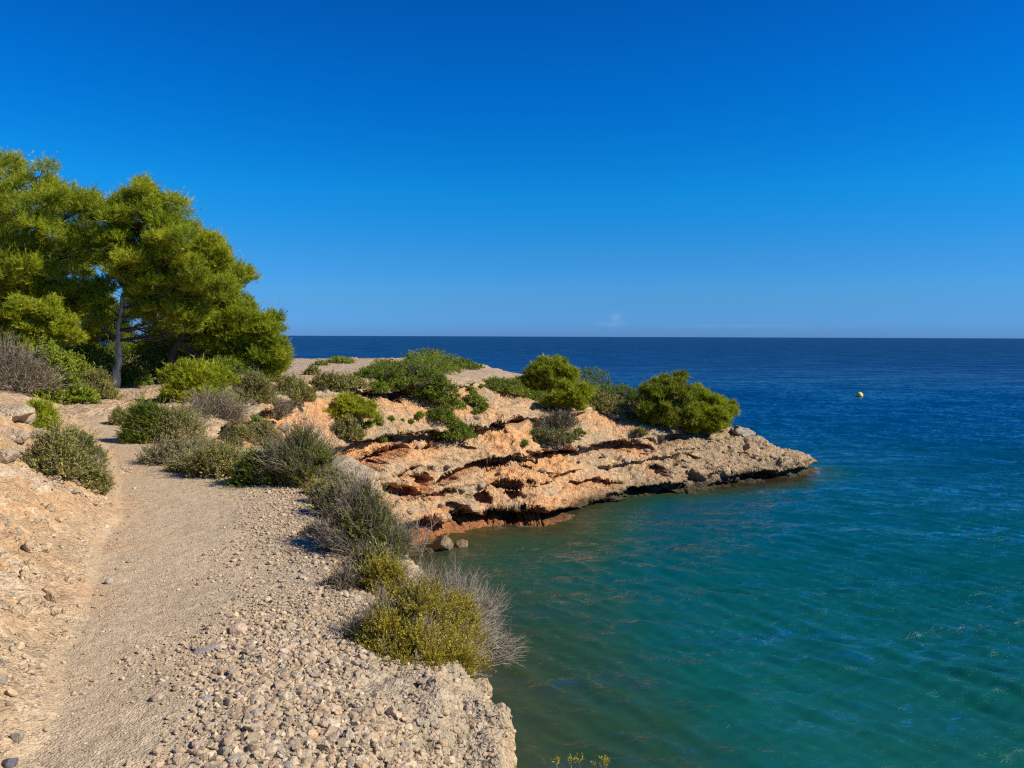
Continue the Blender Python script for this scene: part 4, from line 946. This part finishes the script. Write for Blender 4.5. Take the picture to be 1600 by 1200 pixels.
# height lookup on the finished mesh
from mathutils.bvhtree import BVHTree
near = (Y.ravel() < 24)
qn = quads[near[quads].all(1)]
usedn, invn = np.unique(qn.ravel(), return_inverse=True)
bvh = BVHTree.FromPolygons([tuple(v) for v in AV[usedn].tolist()], invn.reshape(-1, 4).tolist())
def drop(xs, ys):
    z = np.full(len(xs), np.nan)
    for i in range(len(xs)):
        hit = bvh.ray_cast(Vector((float(xs[i]), float(ys[i]), 12)), Vector((0, 0, -1)))
        if hit[0]: z[i] = hit[0].z
    return z
def scatter_px(n, x0, x1, y0, y1, r, dens):
    """even cover in plan with density function, candidates drawn uniformly over the plan, thinned with distance"""
    out_ = []
    while sum(len(o) for o in out_) < n:
        xs = r.uniform(x0, x1, 20000); ys = y0 + (y1 - y0) * r.random(20000)
        k = r.random(20000) < dens(xs, ys); out_.append(np.stack([xs[k], ys[k]], 1))
    return np.concatenate(out_)[:n]
def verge_f(xs, ys):
    D_, _, _ = coast_dist(xs, ys); pr = np.interp(ys, [-5, 2.8, 4, 5.5, 7.5, 9.5, 12, 16, 30], [-.75, -.85, -1.2, -1.8, -2.4, -3.6, -5.4, -7.9, -15])
    return D_, xs - pr
rs = np.random.default_rng(31)
def den_gravel(xs, ys):
    D_, e = verge_f(xs, ys); patch = .55 + 1.1 * fbm(xs, ys, 0, 1.6, 3, 5)
    return (sstep(-.7, .5, e + .5 * fbm(xs, ys, 0, 1.3, 2, 3)) * sstep(.40, .70, D_ + .2 * fbm(xs, ys, 0, 2.5, 2, 44)) * patch * np.clip(3.4 / ys, 0, 1) ** 1.1).clip(0, 1)
def den_path(xs, ys):
    D_, e = verge_f(xs, ys); fx = np.interp(ys, FOOT_Y, FOOT_X)
    return (sstep(.1, .4, D_) * (sstep(fx - 1.6, fx - .2, xs) * (.20 + .9 * sstep(.1, .5, fbm(xs, ys, 0, 1.1, 3, 9))) + .5 * sstep(fx, fx - .5, xs)) * np.clip(3.0 / ys, 0, 1)).clip(0, 1)
def build_stones(name, pts, size, tmpl, label, dark=1.0, sink=.25):
    z = drop(pts[:, 0], pts[:, 1]); ok = ~np.isnan(z) & (z > 3.2); pts = pts[ok]; size = size[ok]; z = z[ok]
    p3 = np.stack([pts[:, 0], pts[:, 1], z + size * sink], 1)
    V, F = pebble_cloud(0, p3, size, rs, tmpl)
    c = STONE_PAL[rs.integers(0, len(STONE_PAL), len(p3))] * rs.uniform(.85, 1.12, (len(p3), 1)) * np.array([1.04, 1.0, .93]) * dark
    o = make_mesh(name, V, F, M_STONE, np.repeat(c, len(tmpl[0]), 0), smooth=False); tag(o, label, 'gravel', kind='stuff'); return o
p = scatter_px(32000, -4.5, .6, 1.9, 9.5, rs, den_gravel); sz = rs.lognormal(np.log(.0080), .48, len(p)).clip(.0035, .024) * (1 + .5 * sstep(4.8, 3.0, p[:, 1]) * sstep(-1.9, -.7, p[:, 0]))
build_stones('gravel', p, sz, ICO2, 'loose pale pebbles covering the verge at the cliff edge')
p = scatter_px(26000, -6.5, .7, 1.9, 13, rs, lambda a, b_: np.maximum(den_gravel(a, b_), den_path(a, b_) * .45)); sz = rs.lognormal(np.log(.0062), .35, len(p)).clip(.003, .014)
build_stones('fine_gravel', p, sz, ICO1, 'fine grit scattered over the footpath and its edges')

def den_bank(xs, ys):
    fx = np.interp(ys, FOOT_Y, FOOT_X)
    return (sstep(fx + .25, fx - .15, xs) * (.10 + 1.6 * sstep(.0, .45, fbm(xs, ys, 0, 1.5, 3, 19))) * np.clip(3.4 / ys, 0, 1)).clip(0, 1)
p = scatter_px(12000, -7.5, -1.5, 1.9, 10.5, rs, den_bank); sz = rs.lognormal(np.log(.0095), .6, len(p)).clip(.004, .045)
build_stones('bank_rubble', p, sz, ICO2, 'crumbled angular stones strewn over the orange bank')
def den_edge(xs, ys):
    D_, _, _ = coast_dist(xs, ys); return sstep(.03, .10, D_) * sstep(.75, .45, D_) * np.clip(3.4 / ys, 0, 1)
p = scatter_px(5000, -2, .8, 1.9, 7.5, rs, den_edge); sz = rs.lognormal(np.log(.0105), .5, len(p)).clip(.004, .03)
build_stones('edge_pebbles', p, sz, ICO2, 'pebbles embedded in the crumbling cliff edge', 1.0, -.15)
def stone_obj(name, pt, size, label, cat, group=None, flat=.6, seed=0, col=(.45, .37, .29), rough=.3, mat=None, tmpl=None, rz=None, asp=1.0):
    r = np.random.default_rng(seed); Vt, Ft = tmpl or ICO4; o = r.uniform(0, 50)
    V = Vt * (1 + rough * fbm(Vt[:, 0], Vt[:, 1], Vt[:, 2], 1.2, 4, o))[:, None]
    for k in range(7): nv = norm(r.normal(size=3)); h_ = r.uniform(.55, .9); V = V - np.maximum(V @ nv - h_, 0)[:, None] * nv * .8
    V = V * np.array([1, asp, flat]) * size
    ob = make_mesh(name, V, Ft, mat or M_STONE, np.tile(np.array([col]), (len(V), 1)), smooth=True)
    ob.location = tuple(float(v) for v in pt); ob.rotation_euler = (r.normal(0, .15), r.normal(0, .15), r.uniform(0, 6.28) if rz is None else rz); tag(ob, label, cat, group); return ob
# the largest single cobbles of the verge
GS = 'larger stones lying on the verge'
protos = []
p = scatter_px(110, -3.6, .3, 2.7, 7.5, rs, lambda a, b_: den_gravel(a, b_) * (b_ > 2.6)); z = drop(p[:, 0], p[:, 1])
for i in range(len(p)):
    if np.isnan(z[i]) or z[i] < 4.6: continue
    s = float(rs.uniform(.020, .034)); c = STONE_PAL[rs.integers(0, len(STONE_PAL))]
    if len(protos) < 16:
        o = stone_obj('stone', (p[i, 0], p[i, 1], z[i] + s * .2), s, 'rounded stone lying among the pebbles of the verge', 'stone', GS, .5, 700 + i, c, .5, tmpl=ico(3)); protos.append(o)
    else:
        o = protos[i % 16].copy(); COL.objects.link(o); o.location = (p[i, 0], p[i, 1], z[i] + s * .2); o.rotation_euler = (rs.normal(0, .2), rs.normal(0, .2), rs.uniform(0, 6.28)); k = s / .031; o.scale = (k, k, k)
def on(px, py, dz=0):
    g = ground_at(px, py); z = drop([g[0]], [g[1]])[0]; g[2] = (z if not np.isnan(z) else g[2]) + dz; return g
stone_obj('embedded_rock', on(318, 1015, -.015), .105, 'flat grey rock half buried in the middle of the path', 'rock', None, .28, 5, (.33, .28, .23), .25, rz=.1, asp=.5)
stone_obj('stone', on(322, 1095, .01), .026, 'smooth blue-grey stone lying on the path', 'stone', None, .5, 6, (.25, .235, .215), .15)
stone_obj('stone', on(172, 912, .012), .03, 'round grey-brown stone near the foot of the bank', 'stone', None, .7, 8, (.34, .28, .21), .15)
stone_obj('stone', on(15, 1196, .01), .03, 'dark stone in the bottom left corner', 'stone', None, .6, 9, (.12, .11, .12), .2)
stone_obj('stone', on(245, 1094, .012), .028, 'small pinkish stone in the middle of the path', 'stone', None, .6, 10, (.40, .30, .21), .2)
stone_obj('stone', on(355, 1160, .012), .042, 'flat reddish-grey stone at the right of the path', 'stone', None, .4, 13, (.36, .28, .20), .2)
stone_obj('stone', on(372, 988, .015), .05, 'orange-brown stone beside the flat buried rock', 'stone', None, .6, 14, (.50, .36, .24), .25)
# blocks on top of the bank at the left
GBk = 'rock blocks on top of the bank'
for i, (px, py, s, lb) in enumerate([(8, 652, .22, 'large pale block at the left edge on top of the bank'), (36, 658, .17, 'pale block beside the small bright green bush'), (22, 686, .12, 'middle sized block below the large blocks on the bank'),
                                     (58, 690, .13, 'small block at the right end of the blocks on the bank'), (5, 715, .12, 'lowest block of the bank at the left edge')]):
    g = ground_at(px, py); stone_obj('rock_block', g + np.array([0, 0, s * .15]), s, lb, 'rock', GBk, .62, 40 + i, (.44, .34, .22), .7, M_CLIFF)
GR = 'pale stones weathering out of the bank'
rb = np.random.default_rng(55); k = 0
proto = []
for i in range(70):
    px = rb.uniform(0, 130); py = rb.uniform(780, 1000) if i < 50 else rb.uniform(690, 780)
    g = on(px, py)
    s = float(rb.lognormal(np.log(.026), .4)) * (g[1] / 4) ** .5
    if len(proto) < 8: o = stone_obj('bank_stone', g, s, 'pale angular stone sticking out of the orange bank', 'stone', GR, .6, 800 + i, (.50, .365, .215), .5, M_CLIFF, tmpl=ico(3)); proto.append((o, s))
    else:
        q, s0 = proto[i % 8]; o = q.copy(); COL.objects.link(o); o.location = tuple(g); k = s / s0; o.scale = (k, k, k); o.rotation_euler = tuple(rb.uniform(0, 6.28, 3))
# rocks by the water and on the headland
b = PZ(693, 856, 0); stone_obj('beach_rock', b + np.array([0, 0, .12]), .42, 'brown boulder standing in the shallow water at the small beach', 'rock', None, .75, 21, (.26, .19, .10), .5, M_HEAD)
b = PZ(722, 852, 0); stone_obj('beach_rock', b + np.array([0, 0, .0]), .28, 'small low rock right of the boulder in the shallow water', 'rock', None, .6, 22, (.28, .19, .11), .5, M_HEAD)
b = PZ(672, 862, 0); stone_obj('beach_rock', b + np.array([0, 0, .0]), .16, 'dark little rock put where the shadow of the boulder falls at the beach', 'rock', None, .6, 23, (.10, .07, .04), .5, M_HEAD)  # near-black stone standing in for the shadow left of the boulder
for i, (px, py, s, fl, lb) in enumerate([(1157, 672, .55, .8, 'jagged grey rock knob just right of the outermost pine bush'), (1163, 662, .34, .5, 'small jagged cap on top of the grey rock knob'), (1030, 652, .30, .9, 'round grey boulder between the bushes near the headland end'), (1098, 655, .36, .9, 'grey boulder showing through the outermost pine bush'), (985, 640, .45, .45, 'flat grey boulder at the rim left of the big end bush'), (960, 645, .35, .5, 'flat grey slab on the rim below the green bush')]):
    g = ground_at(px, py + 8); stone_obj('headland_boulder', g + np.array([0, 0, s * .2]), s, lb, 'rock', None, fl, 60 + i, (.34, .28, .20), 1.1, M_HEAD)

rf = np.random.default_rng(90)
for i, (px, py) in enumerate([(700, 730), (725, 765), (690, 790), (752, 760), (850, 735), (905, 722), (945, 712), (980, 720), (860, 775), (780, 740), (655, 700), (640, 800), (1010, 705), (1140, 700), (1180, 712), (1120, 720), (745, 655), (475, 655), (445, 668), (560, 620), (760, 625), (920, 640), (1000, 690), (1210, 715)]):
    g = ground_at(px, py); sz_ = rf.uniform(.09, .22)
    stone_obj('fallen_block', g + np.array([0, 0, sz_ * .1]), sz_, 'angular tan block lying loose on the headland ledges', 'rock', 'loose blocks on the headland ledges', .6, 900 + i, (.46, .345, .23), .6, M_CLIFF, tmpl=ico(3))
# ------------------------------------------------------------------ buoy
def buoy():
    c = PZ(1343, 619, 0); root = empty('yellow_buoy', c); tag(root, 'small round yellow buoy floating alone on the open sea', 'buoy')
    m, t = new_mat('buoy_plastic'); o = node(t, 'ShaderNodeOutputMaterial'); bb = node(t, 'ShaderNodeBsdfPrincipled'); bb.inputs['Base Color'].default_value = (.80, .62, .05, 1); bb.inputs['Roughness'].default_value = .35; t.links.new(bb.outputs[0], o.inputs[0])
    m2, t2 = new_mat('buoy_fitting'); o2 = node(t2, 'ShaderNodeOutputMaterial'); b2 = node(t2, 'ShaderNodeBsdfPrincipled'); b2.inputs['Base Color'].default_value = (.12, .12, .11, 1); t2.links.new(b2.outputs[0], o2.inputs[0])
    R = .40
    prof = [(.02, -.32), (.20, -.30), (.34, -.16), (.395, .02), (.40, .10), (.385, .20), (.33, .33), (.22, .44), (.10, .49), (.06, .50)]
    def lathe(pr, n=28):
        V = [(rr * cos(2 * pi * k / n), rr * sin(2 * pi * k / n), z) for rr, z in pr for k in range(n)]
        F = [[i * n + k, i * n + (k + 1) % n, (i + 1) * n + (k + 1) % n, (i + 1) * n + k] for i in range(len(pr) - 1) for k in range(n)]
        return np.array(V), np.array(F)
    make_mesh('float', *lathe(prof), m, smooth=True, parent=root)
    make_mesh('waist_band', *lathe([(.39, .075), (.412, .08), (.412, .12), (.39, .125)]), m, smooth=True, parent=root)
    make_mesh('top_fitting', *lathe([(.07, .49), (.07, .56), (.03, .57), (.0, .57)]), m2, smooth=True, parent=root)
    a = np.linspace(0, 2 * pi, 17); ring = np.stack([.05 * np.cos(a), a * 0, .60 + .05 * np.sin(a)], 1)
    make_mesh('lifting_ring', *tube(ring, np.full(17, .012), 6), m2, smooth=True, parent=root)
    root.rotation_euler = (.08, -.1, .3)
buoy()
